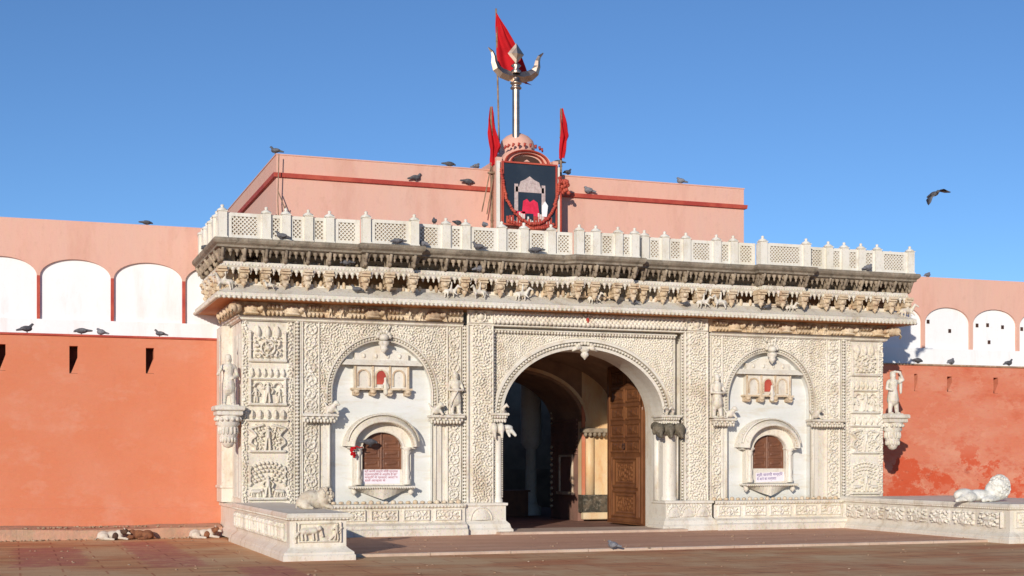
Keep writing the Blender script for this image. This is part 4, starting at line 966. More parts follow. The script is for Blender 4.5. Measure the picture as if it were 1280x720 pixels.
# ================================================================== podiums
def podium(s, label):
    r = empty('carved_podium', (s*7.2, -3.5, 0), label, 'podium', None)
    xi, xo = s*6.92, s*7.86; xa, xb = min(xi, xo), max(xi, xo)
    if s > 0: xa, xb = 6.42, 9.5
    ring = [(xa, -.2), (xa, -6.12), (xb, -6.12), (xb, -.2)]
    b = MB(); b.loft(ring, [(.13, -.08), (.13, .04), (.11, .06), (.11, .09), (.03, .15), (0, .18), (0, .60), (.03, .62), (.06, .66), (.06, .70), (.04, .73), (-.5, .735)], False)
    b.add([(xa, -6.1, .733), (xb, -6.1, .733), (xb, -.2, .733), (xa, -.2, .733)], [(0, 1, 2, 3)])
    b.build('podium_body', 'smooth', r)
    b = MB()
    b.loft(offset(ring, .045, False), [(-.02, .625), (.006, .63), (.006, .64), (-.02, .645)])
    for x, y, a in seg_points(offset(ring, .045, False), .06): b.ball((x, y, .635), (.02, .02, .018), 6, 4)
    b.build('bead_row', 'cream', r)
    h = HF(xa+.08, xb-.08, .24, .58, .01); 
    if s < 0:
        h.frame(xa+.14, xb-.14, .25, .57, .02, .025); h.rect(xa+.08, xa+.11, .24, .58, .025); h.rect(xb-.11, xb-.08, .24, .58, .025)
        cx = (xa+xb)/2; h.beast(cx-.14, .28, .36, .045, 1); h.figure(cx+.30, .28, .26, .04, .1, 1.2); h.cap((cx+.2, .3), (cx+.42, .52), .014, .03); h.cap((cx-.42, .3), (cx-.34, .4), .03, .035)
    else:
        for k in range(3):
            a = xa+.12+k*.98; h.frame(a, a+.9, .25, .57, .02, .022); h.worm((h.X > a+.08) & (h.X < a+.82) & (h.Z > .3) & (h.Z < .52), .08, .035, 5+k)
    h.build('front_relief', 'cream', r, o=(0, -6.122, 0))
    sx = -1; xf = xa
    # flank facing the viewer's left: x = xa
    h = HF(.3, 6.0, .24, .58, .014)
    if s < 0:
        for k in range(6):
            a = .4+k*.92; h.frame(a, a+.84, .25, .57, .02, .022)
            for q in range(3): h.cap((a+.14+q*.27, .30), (a+.14+q*.27, .52), .045, .04); h.disc((a+.14+q*.27, .50), .07, .045, .04); h.disc((a+.14+q*.27, .31), .07, .045, .03)
    else:
        for k in range(7):
            a = .4+k*.79; h.disc((a+.38, .36), .14, .03, .13); h.worm((h.X > a+.08) & (h.X < a+.70) & (h.Z > .27) & (h.Z < .54), .09, .04, 80+k, big=.3); h.beast(a+.36, .28, .30, .04, 1 if k % 2 else -1)
        for a in (.35, 3.15, 5.9): h.rect(a-.02, a+.02, .24, .58, .03)
    h.build('side_relief', 'cream', r, o=(xf-.002, 0, 0), U=(0, -1, 0), N=(-1, 0, 0))
    return r
podium(-1, 'cream stone podium jutting forward left of the portal, elephant panel on its end')
podium(1, 'long low cream podium jutting forward right of the portal under the white lion')

# ================================================================== statues and lions
def guard(x, y, z, h, label, mode):
    k = h/.8; P = lambda a, b_, c_: (x+a*k, y+b_*k, z+c_*k)
    sh = [('e', P(0, 0, .735), (.058*k, .062*k, .07*k)), ('c', P(0, 0, .66), P(0, 0, .70), .03*k, .03*k), ('c', P(0, 0, .60), P(0, .0, .46), .095*k, .075*k), ('c', P(-.08, 0, .62), P(.08, 0, .62), .05*k, .05*k),
          ('c', P(0, 0, .46), P(0, 0, .28), .085*k, .115*k), ('c', P(-.05, 0, .34), P(-.07, -.01, .04), .06*k, .038*k), ('c', P(.05, 0, .34), P(.07, -.03, .04), .06*k, .038*k),
          ('e', P(-.07, -.05, .025), (.035*k, .07*k, .025*k)), ('e', P(.07, -.07, .025), (.035*k, .07*k, .025*k)), ('e', P(0, .01, .79), (.055*k, .06*k, .04*k)), ('e', P(0, -.055, .735), (.012*k, .02*k, .015*k))]
    if mode == 'spear':
        sh += [('c', P(-.11, 0, .61), P(-.17, -.06, .50), .032*k, .028*k), ('c', P(-.17, -.06, .50), P(-.13, -.13, .58), .027*k, .022*k), ('c', P(.11, 0, .61), P(.14, -.02, .48), .032*k, .028*k), ('c', P(.14, -.02, .48), P(.06, -.1, .44), .026*k, .022*k)]
    elif mode == 'horn':
        sh += [('c', P(-.11, 0, .61), P(-.16, -.04, .49), .034*k, .03*k), ('c', P(-.16, -.04, .49), P(-.08, -.1, .46), .028*k, .022*k), ('c', P(.11, 0, .61), P(.2, -.04, .66), .034*k, .03*k), ('c', P(.2, -.04, .66), P(.12, -.06, .79), .028*k, .024*k),
               ('c', P(.12, -.06, .8), P(.02, -.03, .82), .025*k, .02*k), ('c', P(.17, .0, .7), P(.19, .02, .42), .04*k, .025*k)]
    else:
        sh += [('c', P(-.11, 0, .61), P(-.14, -.05, .48), .032*k, .028*k), ('c', P(-.14, -.05, .48), P(.0, -.11, .47), .027*k, .022*k), ('c', P(.11, 0, .61), P(.14, -.05, .48), .032*k, .028*k), ('c', P(.14, -.05, .48), P(.02, -.11, .47), .027*k, .022*k)]
    r = empty('statue', (x, y, z), label, 'statue', 'guardian statues on brackets')
    body('figure', sh, .014, 'cream', r, 2)
    b = MB(); b.cbox(x-.15*k, x+.15*k, y-.12*k, y+.12*k, z, z+.025, .005); b.build('statue_base', 'cream', r)
    if mode in ('spear', 'staff'):
        b = MB(); dx = -.15*k if mode == 'spear' else -.02
        if mode == 'spear':
            b.tube([(x+dx, y-.12*k, z+.02), (x+dx, y-.12*k, z+1.0*k)], .012, 6); b.lathe(x+dx, y-.12*k, [(.004, z+1.0*k), (.03, z+1.03*k), (.002, z+1.14*k)], 6)
        else: b.tube([(x+.02, y-.12*k, z+.47*k), (x-.14*k, y-.1*k, z+.16*k)], [.014, .01], 6)
        b.build('weapon', 'cream', r)
guard(-7.97, -.02, 2.70, 1.02, 'stone guard statue holding a tall spear on the bracket at the left corner', 'spear')
guard(7.97, -.02, 2.70, 1.02, 'stone statue raising one arm to its head on the bracket at the right corner', 'horn')
guard(-3.17, -.15, 2.56, .90, 'slim stone guard statue between the left blind arch and the portal', 'staff')
guard(3.12, -.15, 2.56, .98, 'broad pale stone statue with crossed hands between the portal and the right blind arch', 'plain')

lr = empty('lion_statue', (-7.2, -4.4, .735), 'weathered cream stone lion crouching on the left podium', 'lion statue')
x, y, z = -7.2, -4.35, .735
body('lion_body', [('e', (x-.22, y, z+.14), (.26, .17, .15)), ('e', (x+.05, y, z+.17), (.2, .16, .16)), ('e', (x+.2, y-.04, z+.24), (.17, .17, .22)), ('e', (x-.1, y, z+.22), (.3, .17, .17)), ('c', (x+.2, y-.1, z+.1), (x+.40, y-.14, z+.03), .06, .045), ('c', (x+.2, y+.08, z+.1), (x+.40, y+.05, z+.03), .06, .045),
     ('e', (x-.25, y-.12, z+.08), (.14, .09, .09)), ('c', (x-.3, y-.15, z+.05), (x-.1, y-.2, z+.03), .05, .035), ('e', (x+.38, y-.08, z+.28), (.10, .10, .10)), ('c', (x-.45, y, z+.1), (x-.48, y-.1, z+.04), .03, .025)], .02, 'lionc', lr, 2)
b = MB()
for k in range(60):
    a = rnd.uniform(0, 6.28); e_ = rnd.uniform(-.6, 1.2); b.ball((x+.26+.16*math.cos(a)*math.cos(e_), y-.04+.17*math.sin(a)*math.cos(e_), z+.27+.18*math.sin(e_)), .04, 6, 4)
b.build('mane', 'lionc', lr)
lr.scale = (.72, .8, .85); lr.location.x += .12
lr = empty('lion_statue', (7.0, -4.6, .735), 'white painted stone lion lying on the right podium, its curly mane on the right', 'lion statue')
x, y, z = 6.75, -4.72, .735
body('lion_body', [('e', (x-.35, y, z+.12), (.22, .15, .13)), ('e', (x-.05, y, z+.12), (.34, .14, .11)), ('e', (x+.32, y, z+.2), (.2, .17, .19)), ('c', (x-.4, y-.12, z+.09), (x-.62, y-.16, z+.03), .07, .04), ('e', (x-.32, y-.13, z+.09), (.15, .08, .09)),
     ('c', (x+.2, y-.12, z+.07), (x-.06, y-.18, z+.035), .055, .045), ('c', (x+.3, y-.12, z+.06), (x+.05, y-.24, z+.035), .05, .04), ('e', (x+.36, y-.12, z+.3), (.12, .1, .12)), ('c', (x-.5, y+.05, z+.08), (x-.45, y-.2, z+.03), .03, .025)], .02, 'lionw', lr, 2)
b = MB()
for k in range(130):
    a = rnd.uniform(0, 6.28); e_ = rnd.uniform(-.9, 1.5); b.ball((x+.40+.19*math.cos(a)*math.cos(e_), y-.02+.17*math.sin(a)*math.cos(e_), z+.26+.21*math.sin(e_)), .04, 6, 4)
b.ball((x+.40, y-.02, z+.24), (.2, .18, .22), 12, 8)
b.build('mane', 'lionw', lr); lr.scale = (1.14, 1.05, 1.12); lr.location.x += .10

# ================================================================== notices under the windows
def notice(x, z, wd, hg, y, tilt, ink, lines, label):
    r = empty('paper_notice', (x, y, z), label, 'notice', 'paper notices under the windows')
    b = MB(); ca, sa = math.cos(tilt), math.sin(tilt)
    def q(a, c_, yy): return (x+a*ca-c_*sa, yy, z+a*sa+c_*ca)
    for a0, a1, c0, c1 in ((-wd/2, wd/2, -hg/2, hg/2),):
        b.add([q(a0, c0, y-.003), q(a1, c0, y-.003), q(a1, c1, y-.003), q(a0, c1, y-.003), q(a0, c0, y), q(a1, c0, y), q(a1, c1, y), q(a0, c1, y)], [(0, 1, 2, 3), (4, 7, 6, 5), (0, 4, 5, 1), (1, 5, 6, 2), (2, 6, 7, 3), (3, 7, 4, 0)])
    b.build('sheet', 'paper', r)
    n = len(lines)
    for i, t in enumerate(lines):
        cu = bpy.data.curves.new('text', 'FONT'); cu.body = t; cu.size = hg*.8/n; cu.align_x = 'LEFT'; cu.extrude = .0008
        o = bpy.data.objects.new('text_line', cu); C.objects.link(o)
        dg = bpy.context.evaluated_depsgraph_get(); me = bpy.data.meshes.new_from_object(o.evaluated_get(dg)); bpy.data.objects.remove(o)
        me.name = 'writing'; me.materials.clear(); me.materials.append(M[ink])
        if len(me.vertices):
            xs = [v.co.x for v in me.vertices]; wx = max(xs)-min(xs); k = min(1.35, wd*.9*(1 if i < n-1 else .75)/wx)
            for v in me.vertices:
                a = (v.co.x-min(xs))*k-wd*.46; c_ = v.co.y+hg/2-(i+.85)*hg*.86/n; p = q(a, c_, y-.005-v.co.z); v.co = p
        link('writing', me, r)
notice(BC[-1], 1.245, .80, .30, .058, 0, 'ink', ['श्री करणी मन्दिर निजी प्रन्यास', 'दर्शनार्थियों से अनुरोध है कि', 'मन्दिर में प्रसाद आदि न', 'डालें आज्ञा से'], 'white paper notice with crimson writing under the left blind arch window')
notice(BC[1]+.06, 1.20, .76, .22, .058, R(2), 'ink2', ['श्री करणी मन्दिर', 'में आने का धन्यवाद'], 'tilted white paper notice with violet writing under the right blind arch window')
b = MB(); cx_ = BC[-1]-.68
for k in range(26): b.ball((cx_+rnd.uniform(-.04, .04), -.22+rnd.uniform(-.04, .04), 1.82+rnd.uniform(-.16, .06)), .028, 6, 4)
b.tube([(cx_, -.25, 1.90), (cx_+.13, -.27, 1.86), (cx_+.2, -.25, 1.87)], .012)
tag(b.build('cloth_garland', 'flag'), 'red cloth bundle hanging at the left end of the left window hood', 'garland')

# ================================================================== boundary walls
def redwall(name, xa, xb, zt, mt, slots, label):
    r = empty(name, ((xa+xb)/2, 2.5, 0), label, 'wall')
    b = MB(); xs = sorted(slots); cur = xa
    for sx, z0, z1, ww in xs:
        b.box(cur, sx-ww/2, 2.0, 2.9, -.1, zt); b.box(sx-ww/2, sx+ww/2, 2.001, 2.9, -.1, z0); b.box(sx-ww/2, sx+ww/2, 2.001, 2.9, z1, zt); cur = sx+ww/2
    b.box(cur, xb, 2.0, 2.9, -.1, zt)
    b.build('wall_face', mt, r)
    for sx, z0, z1, ww in xs:
        d = MB(); d.add([(sx-ww/2, 2.25, z0), (sx+ww/2, 2.25, z0), (sx+ww/2, 2.25, z1), (sx-ww/2, 2.25, z1)], [(0, 1, 2, 3)])
        d.add([(sx-ww/2, 1.999, z0), (sx+ww/2, 1.999, z0), (sx+ww/2, 2.25, z0+.25), (sx-ww/2, 2.25, z0+.25)], [(0, 1, 2, 3)])
        d.build('drain_slot', 'blackslot', r)
        MB().prism([(sx-ww*.30, z0), (sx+ww/2, z0), (sx+ww/2, z0+(z1-z0)*.6)], 2.004, 2.24).build('slot_slope', mt, r)
    b = MB(); b.cbox(xa, xb, 1.96, 2.92, zt, zt+.045, .01); b.build('coping', 'redpaint' if xa < 0 else 'rubble', r)
    b = MB(); 
    if xa < 0:
        b.loft([(xa, 2.0), (xb, 2.0)], [(.03, -.1), (.03, .56), (0, .60)])
        b.build('footing_course', mt, r)
    return r
redwall('boundary_wall', -45, -7.72, 4.20, 'redL', [(-12.32, 3.45, 4.0, .15), (-10.90, 3.42, 4.0, .17), (-9.34, 3.45, 4.0, .17), (-14.2, 3.5, 4.0, .16), (-15.8, 3.5, 4.0, .16)], 'smooth orange red boundary wall left of the gatehouse with small drain slots')
redwall('boundary_wall', 7.72, 45, 4.07, 'redR', [(9.62, 3.5, 3.93, .10), (10.09, 3.4, 3.85, .10), (11.14, 3.40, 3.8, .15), (12.62, 3.38, 3.8, .15)], 'patchy faded red boundary wall right of the gatehouse with peeling paint')
def arcade(xa, xb, zt, z0, zs, crown, x0, pitch, pil, label, pilm):
    r = empty('arcaded_parapet', ((xa+xb)/2, 3, 4), label, 'wall')
    b = MB(); b.box(xa, xb, 3.07, 3.4, 3.9, zt-.02); b.build('white_backing', 'lime', r)
    cs = []; c = x0+pitch/2
    while c > xa+pitch/2+.1: c -= pitch
    while c < xb+pitch/2: cs.append(c); c += pitch
    a = pitch/2-pil/2
    cur = xa
    for c in cs:
        if c-a > cur: MB().box(cur, c-a, 3.0, 3.07, z0, zs).build('pillar', pilm, r)
        cur = c+a
    if xb > cur: MB().box(cur, xb, 3.0, 3.07, z0, zs).build('pillar', pilm, r)
    o = None
    pk = MB()
    last = xa
    for c in cs:
        if c-a > last: pk.box(last, c-a, 3.0, 3.07, zs, zt)
        pth = arch_path(c, zs, a, crown-zs, zs, 20)
        for (p0, q0), (p1, q1) in zip(pth, pth[1:]):
            pk.add([(p0, 3.0, q0), (p1, 3.0, q1), (p1, 3.0, zt), (p0, 3.0, zt)], [(0, 1, 2, 3)]); pk.add([(p0, 3.0, q0), (p1, 3.0, q1), (p1, 3.07, q1), (p0, 3.07, q0)], [(0, 1, 2, 3)])
        last = c+a
    if xb > last: pk.box(last, xb, 3.0, 3.07, zs, zt)
    pk.box(xa, xb, 3.005, 3.42, zt-.018, zt+.004)
    pk.build('pink_face', 'pink', r)
    d = MB(); d.box(xa, xb, 2.98, 3.06, 3.95, z0); d.build('white_band', 'lime', r)
    return r
arcade(-44, -7.3, 6.79, 4.64, 5.58, 5.96, -10.05, 1.535, .065, 'pink upper wall with white blind arches above the left boundary wall', 'redpaint')
ar = arcade(7.4, 44, 6.55, 4.62, 5.32, 5.75, 11.06, 1.56, .10, 'pink upper wall with white blind arches above the right boundary wall', 'pink')
b = MB()
for x, z in ((11.25, 5.35), (12.85, 5.3), (10.05, 5.1), (13.2, 5.32), (13.7, 5.28), (14.35, 5.25), (11.95, 5.12), (13.25, 4.85)):
    b.box(x-.04, x+.04, 3.05, 3.075, z-.05, z+.05)
b.build('wall_hole', 'blackslot', ar)
# rough raised footing in front of the left wall
b = MB(); n = 90
rg = random.Random(8); prev = None
for i in range(n+1):
    x = -45+(37.1)*i/n; z = .16+rg.uniform(-.02, .03); y = 1.34+rg.uniform(-.04, .04)
    cur = [(x, y, -.09), (x, y, z), (x, y+.35, z+.035+rg.uniform(-.02, .03)), (x, 2.0, z+.06)]
    if prev: b.add(prev+cur, [(0, 4, 5, 1), (1, 5, 6, 2), (2, 6, 7, 3)])
    prev = cur
tag(b.build('wall_footing', 'footing'), 'rough pinkish masonry footing along the base of the left red wall', 'footing')
b = MB()
for k in range(260):
    x = rg.uniform(-13.5, -8.0); y = rg.choice((rg.uniform(1.05, 1.3), rg.uniform(1.4, 1.95))); z = -.045 if y < 1.32 else .19
    r_ = rg.uniform(.01, .035); b.ball((x, y, z+r_*.4), (r_*rg.uniform(.8, 1.6), r_, r_*.6), 5, 4)
tag(b.build('rubble', 'rubble'), 'small loose stone chips along the foot of the left red wall', 'rubble', kind='stuff')

# ================================================================== pink building behind, with string course
pb = empty('pink_building', (-1, 5, 6), 'plain pink plastered block with a dark red band rising behind the parapet', 'building')
b = MB(); b.box(-6.72, 4.74, 1.5, 10.4, 6.03, 8.22); b.build('wall', 'pink', pb)
b = MB(); b.loft([(-6.72, 10.4), (-6.72, 1.5), (4.74, 1.5), (4.74, 10.4)], [(0, 7.73), (.06, 7.74), (.07, 7.83), (0, 7.84)]); b.build('red_band', 'redpaint', pb)
b = MB(); b.loft([(-6.72, 1.5), (4.74, 1.5), (4.74, 10.4), (-6.72, 10.4)], [(0, 8.22), (.015, 8.225), (.015, 8.25), (-.1, 8.26)], True, True); b.build('roof_edge', 'pink', pb)
b = MB(); P0 = (-6.6, 1.35, 6.6)
for pts in ([(-6.7, 1.3, 8.2), (-6.72, 1.32, 7.2), (-6.7, 1.3, 6.65)], [(-6.72, 1.3, 7.4), (-6.58, 1.3, 7.05), (-6.45, 1.3, 6.9), (-6.6, 1.3, 6.7)], [(-6.75, 1.3, 6.9), (-6.85, 1.28, 6.7)], [(-6.66, 1.3, 6.7), (-6.55, 1.3, 7.1)]):
    b.tube(pts, .012, 5)
tag(b.build('loose_wire', 'bamboo'), 'thin tangled wire hanging at the left corner of the pink block', 'wire')

# ---- shrine turret on the roof
sh = empty('roof_shrine', (-1.1, 1.3, 6), 'small pink domed shrine turret on the gate roof behind the framed picture', 'shrine')
sx = -1.07
b = MB(); b.box(sx-.62, sx+.62, 1.15, 1.497, 6.1, 8.40); b.box(sx-.75, sx-.62, 1.05, 1.497, 6.1, 8.45); b.box(sx+.62, sx+.75, 1.05, 1.497, 6.1, 8.45)
b.box(sx-.72, sx+.72, 1.2, 2.2, 8.25, 8.42); b.build('shrine_wall', 'pink', sh)
b = MB(); b.lathe(sx, 1.75, [(.66, 8.4), (.64, 8.5), (.56, 8.60), (.46, 8.68), (.41, 8.74), (.41, 8.88), (.37, 9.0), (.27, 9.10), (.15, 9.16), (.05, 9.19)], 24)
b.build('dome', 'pink', sh)
b = MB(); b.lathe(sx, 1.75, [(.06, 9.16), (.08, 9.19), (.04, 9.22), (.05, 9.25), (.005, 9.31)], 12); b.build('finial', 'white', sh)
b = MB()
for rr_, mm in ((.50, .025), (.38, .015)):
    b.sweep(arch_path(sx, 8.36, rr_, rr_*.55, 8.36, 24), [(0, 1.14), (0, 1.04), (mm, 1.02), (mm+.01, 1.14)])
for k in range(9):
    t = R(20+140*k/8); b.tube([(sx+.50*math.cos(t), 1.36-.10*math.sin(t), 8.66+.12*math.sin(t)), (sx+.46*math.cos(t), 1.32-.10*math.sin(t), 8.73+.12*math.sin(t))], [.018, .035], 6)
b.build('red_arch_trim', 'redpaint', sh)
b = MB()
n = 20; pth = arch_path(sx, 8.36, .60, .33, 8.36, n)
for (p0, q0), (p1, q1) in zip(pth, pth[1:]): b.prism([(p0, 8.36), (p1, 8.36), (p1, q1), (p0, q0)], 1.12, 1.6)
b.build('arched_gable', 'pink', sh)
b = MB(); b.prism(arch_path(sx, 8.36, .33, .17, 8.36, 16), 1.10, 1.13); b.build('arch_recess', 'blackslot', sh)

# framed picture
pf = empty('framed_picture', (sx+.02, 1.0, 6.9), 'red framed picture of a silver shrine with red cloth, hung on the roof shrine', 'picture')
xa, xb, za, zb = sx-.60, sx+.66, 6.95, 8.32
b = MB(); t = .035; y0 = .97
b.box(xa-t, xb+t, y0, 1.05, zb, zb+t); b.box(xa-t, xb+t, y0, 1.05, za-t, za); b.box(xa-t, xa, y0, 1.05, za, zb); b.box(xb, xb+t, y0, 1.05, za, zb); b.build('frame', 'redpaint', pf)
b = MB(); b.box(xa, xb, 1.0, 1.045, za, zb); b.build('picture_field', 'navy', pf)
def fl(polys, y, m, nm):
    b = MB()
    for p in polys: b.prism(p, y, y+.003)
    b.build(nm, m, pf)
pc = sx+.02
def rect(a, b_, c_, d): return [(pc+a, c_), (pc+b_, c_), (pc+b_, d), (pc+a, d)]
fl([rect(-.36, -.27, 7.25, 7.86), rect(.30, .39, 7.25, 7.86), rect(-.33, .36, 7.68, 7.80), [(pc-.25, 7.8), (pc+.28, 7.8), (pc+.24, 7.92), (pc+.12, 7.97), (pc+.01, 8.05), (pc-.1, 7.97), (pc-.21, 7.92)]], .995, 'silver', 'throne')
fl([arch_path(pc+.01, 7.45, .25, .22, 7.1, 14)], .991, 'navy', 'throne_recess')
fl([[(pc-.18, 7.2), (pc+.24, 7.2), (pc+.20, 7.46), (pc+.1, 7.52), (pc+.01, 7.46), (pc-.06, 7.53), (pc-.15, 7.48)], rect(-.3, -.1, 7.1, 7.24), rect(.1, .36, 7.08, 7.2)], .988, 'rose', 'red_drape')
rq = random.Random(4)
def heap(m, nm, y, k, z1_):
    pts = [(pc-.56, 6.96)]; pts2 = []
    for i in range(k):
        a = -.56+1.12*i/k; h_ = 7.0+rq.random()*(z1_-7.0); pts2 += [(pc+a, h_), (pc+a+1.12/k*.8, h_), (pc+a+1.12/k*.8, 6.98), (pc+a+1.12/k, 6.98)]
    fl([pts+pts2+[(pc+.56, 6.96)]], y, m, nm)
heap('lionw', 'white_offerings', .985, 22, 7.24); heap('redpaint', 'red_offerings', .982, 17, 7.16)
fl([[(pc+.3, 7.15), (pc+.42, 7.15), (pc+.45, 7.4), (pc+.38, 7.5), (pc+.3, 7.4)]], .979, 'lime', 'white_figure')
# garland draped over the picture
b = MB()
def gar(pts):
    for (x0, z0), (x1, z1) in zip(pts, pts[1:]):
        l = math.hypot(x1-x0, z1-z0); k = max(1, int(l/.045))
        for i in range(k):
            t = i/k; b.ball((x0+(x1-x0)*t+rq.uniform(-.012, .012), .94+rq.uniform(-.01, .02), z0+(z1-z0)*t), (.04, .035, .04), 6, 4)
gar([(xa-.08, 8.15), (xa-.02, 7.85), (xa+.05, 7.5), (xa+.2, 7.25), (xa+.4, 7.05), (xa+.62, 6.96), (xa+.85, 6.98), (xa+1.05, 7.1), (xb-.05, 7.35), (xb+.04, 7.7), (xb+.1, 8.1)])
gar([(xa+.1, 7.0), (xa+.4, 6.9), (xa+.7, 6.86), (xa+1.0, 6.9), (xb-.02, 7.0)])
tag(b.build('garland', 'redpaint'), 'dark red flower garland looped around the framed picture', 'garland')
b = MB()
for k in range(22): b.ball((xb+.2+rq.uniform(-.09, .12), 1.0+rq.uniform(-.04, .05), 7.85+rq.uniform(-.16, .18)), .05, 6, 4)
b.tube([(xb+.12, 1.0, 8.1), (xb+.13, 1.0, 6.5)], .035, 8)
tag(b.build('cloth_bundle', 'redpaint'), 'dark red cloth bundle tied to the post at the right side of the framed picture', 'cloth')
b = MB(); b.box(xa-.16, xa-.09, .98, 1.05, 6.3, 8.35); b.box(xb+.055, xb+.10, .98, 1.05, 6.3, 8.30)
tag(b.build('white_upright', 'white'), 'pair of thin white uprights holding the framed picture', 'support')

# ================================================================== trident
tr = empty('trident', (-1.19, 1.7, 8.0), 'tall polished metal trident standing on the roof shrine', 'trident')
tx, ty = -1.19, 1.5
b = MB(); b.lathe(tx, ty, [(.085, 8.3+.0925*i) for i in range(21)], 32); b.build('shaft', 'steel', tr)
b = MB(); b.lathe(tx, ty, [(.09, 10.13), (.13, 10.15), (.13, 10.18), (.10, 10.2), (.10, 10.24), (.14, 10.27), (.13, 10.3), (.10, 10.33), (.09, 10.40)], 18); b.build('collar', 'steel', tr)
b = MB()
for s in (-1, 1):
    # crescent arm: flat, widening in the middle, with an outward flick at the tip
    cl = [(0, 10.44, .10), (.16*s, 10.43, .125), (.32*s, 10.48, .125), (.44*s, 10.58, .105), (.49*s, 10.72, .08), (.50*s, 10.84, .058), (.54*s, 10.95, .04), (.63*s, 11.04, .012)]
    vs = []; fs = []
    for i, (a, z, wd) in enumerate(cl):
        p = cl[max(i-1, 0)]; q = cl[min(i+1, len(cl)-1)]; dx, dz = q[0]-p[0], q[1]-p[1]; l = math.hypot(dx, dz); nx, nz = -dz/l, dx/l
        th = .055*min(1, wd/.08)
        a *= 1.07; vs += [(tx+a+nx*wd, ty, z+nz*wd), (tx+a, ty-th, z), (tx+a-nx*wd, ty, z-nz*wd), (tx+a, ty+th, z)]
    for i in range(len(cl)-1):
        for k in range(4): fs.append((i*4+k, i*4+(k+1) % 4, (i+1)*4+(k+1) % 4, (i+1)*4+k))
    b.add(vs, fs)
b.build('side_prongs', 'steel', tr)
b = MB(); b.lathe(tx, ty, [(.1, 10.5), (.12, 10.56), (.05, 10.62), (.12, 10.68), (.09, 10.71), (.04, 10.74)], 14)
z0, z1, zm = 10.72, 11.2, 10.95
b.add([(tx, ty-.02, z0), (tx+.20, ty, zm), (tx, ty-.02, z1), (tx-.20, ty, zm), (tx, ty-.07, zm), (tx, ty+.07, zm)], [(0, 1, 4), (1, 2, 4), (2, 3, 4), (3, 0, 4), (1, 0, 5), (2, 1, 5), (3, 2, 5), (0, 3, 5)])
b.add([(tx, ty-.045, z0+.1), (tx+.12, ty-.045, zm), (tx, ty-.045, z1-.1), (tx-.12, ty-.045, zm), (tx, ty-.09, zm)], [(0, 1, 4), (1, 2, 4), (2, 3, 4), (3, 0, 4)])
b.build('centre_blade', 'steel', tr)

# ================================================================== flags
def flag(pole_b, pole_t, cloth, label, thick=.022):
    r = empty('flag', pole_b, label, 'flag', 'red flags on the gate roof')
    b = MB(); b.tube([Vector(pole_b).lerp(Vector(pole_t), t) for t in (0, .25, .5, .75, 1)], thick, 8)
    for t in (.2, .4, .6, .8): p = Vector(pole_b).lerp(Vector(pole_t), t); b.ball(p, thick*1.3, 8, 4)
    b.build('pole', 'bamboo', r)
    # cloth: list of rows (z, x_left, x_right)
    n = 14; vs = []; fs = []; ph = rnd.uniform(0, 6)
    rows = []
    for (z0, a0, b0), (z1, a1, b1) in zip(cloth, cloth[1:]):
        for i in range(6):
            t = i/6; rows.append((z0+(z1-z0)*t, a0+(a1-a0)*t, b0+(b1-b0)*t))
    rows.append(cloth[-1])
    for j, (z, a, c_) in enumerate(rows):
        for i in range(n+1):
            u = i/n; wv = min(.09, (c_-a)*.35)
            vs.append((a+(c_-a)*u+.01*math.sin(9*z+5*u), pole_t[1]-.03+wv*math.sin(u*11+ph+z*1.4)*.8*u**.5+.03*math.sin(z*4+u*3), z+.02*math.sin(u*7+ph)))
    for j in range(len(rows)-1):
        for i in range(n): k = j*(n+1)+i; fs.append((k, k+1, k+n+2, k+n+1))
    b = MB(); b.add(vs, fs, True); o = b.build('cloth', 'flag', r)
    me = o.data; bm = bmesh.new(); bm.from_mesh(me); bmesh.ops.solidify(bm, geom=bm.faces, thickness=.006); bm.to_mesh(me); bm.free()
flag((-1.43, 1.95, 8.3), (-1.52, 1.95, 12.10), [(11.97, -1.54, -1.50), (11.5, -1.53, -1.22), (11.1, -1.51, -.92), (10.75, -1.49, -.76), (10.62, -1.38, -.70), (10.5, -1.1, -.70), (10.42, -.85, -.74)], 'large red pennant on a bamboo pole behind the trident')
flag((-1.86, 1.25, 6.4), (-1.88, 1.25, 9.62), [(9.6, -1.90, -1.86), (9.3, -1.97, -1.80), (9.0, -1.98, -1.72), (8.72, -1.94, -1.66), (8.62, -1.92, -1.72), (8.4, -1.92, -1.78), (8.28, -1.90, -1.82)], 'limp red flag on the pole left of the framed picture', .03)
flag((-.19, 1.25, 6.4), (-.17, 1.25, 9.72), [(9.7, -.19, -.15), (9.4, -.20, -.03), (9.1, -.21, .04), (8.95, -.22, -.03), (8.7, -.24, -.08), (8.55, -.24, -.12)], 'limp red flag on the pole right of the framed picture', .03)
b = MB(); b.tube([(-1.90, 1.2, 8.25), (-2.15, 1.1, 7.2)], .014, 6); b.tube([(-1.83, 1.2, 8.1), (-2.03, 1.1, 7.15)], .014, 6); b.tube([(-1.98, 1.18, 8.1), (-1.75, 1.18, 8.12)], .03, 6)
tag(b.build('leaning_sticks', 'bamboo'), 'two thin sticks leaning below the left flag pole', 'sticks')

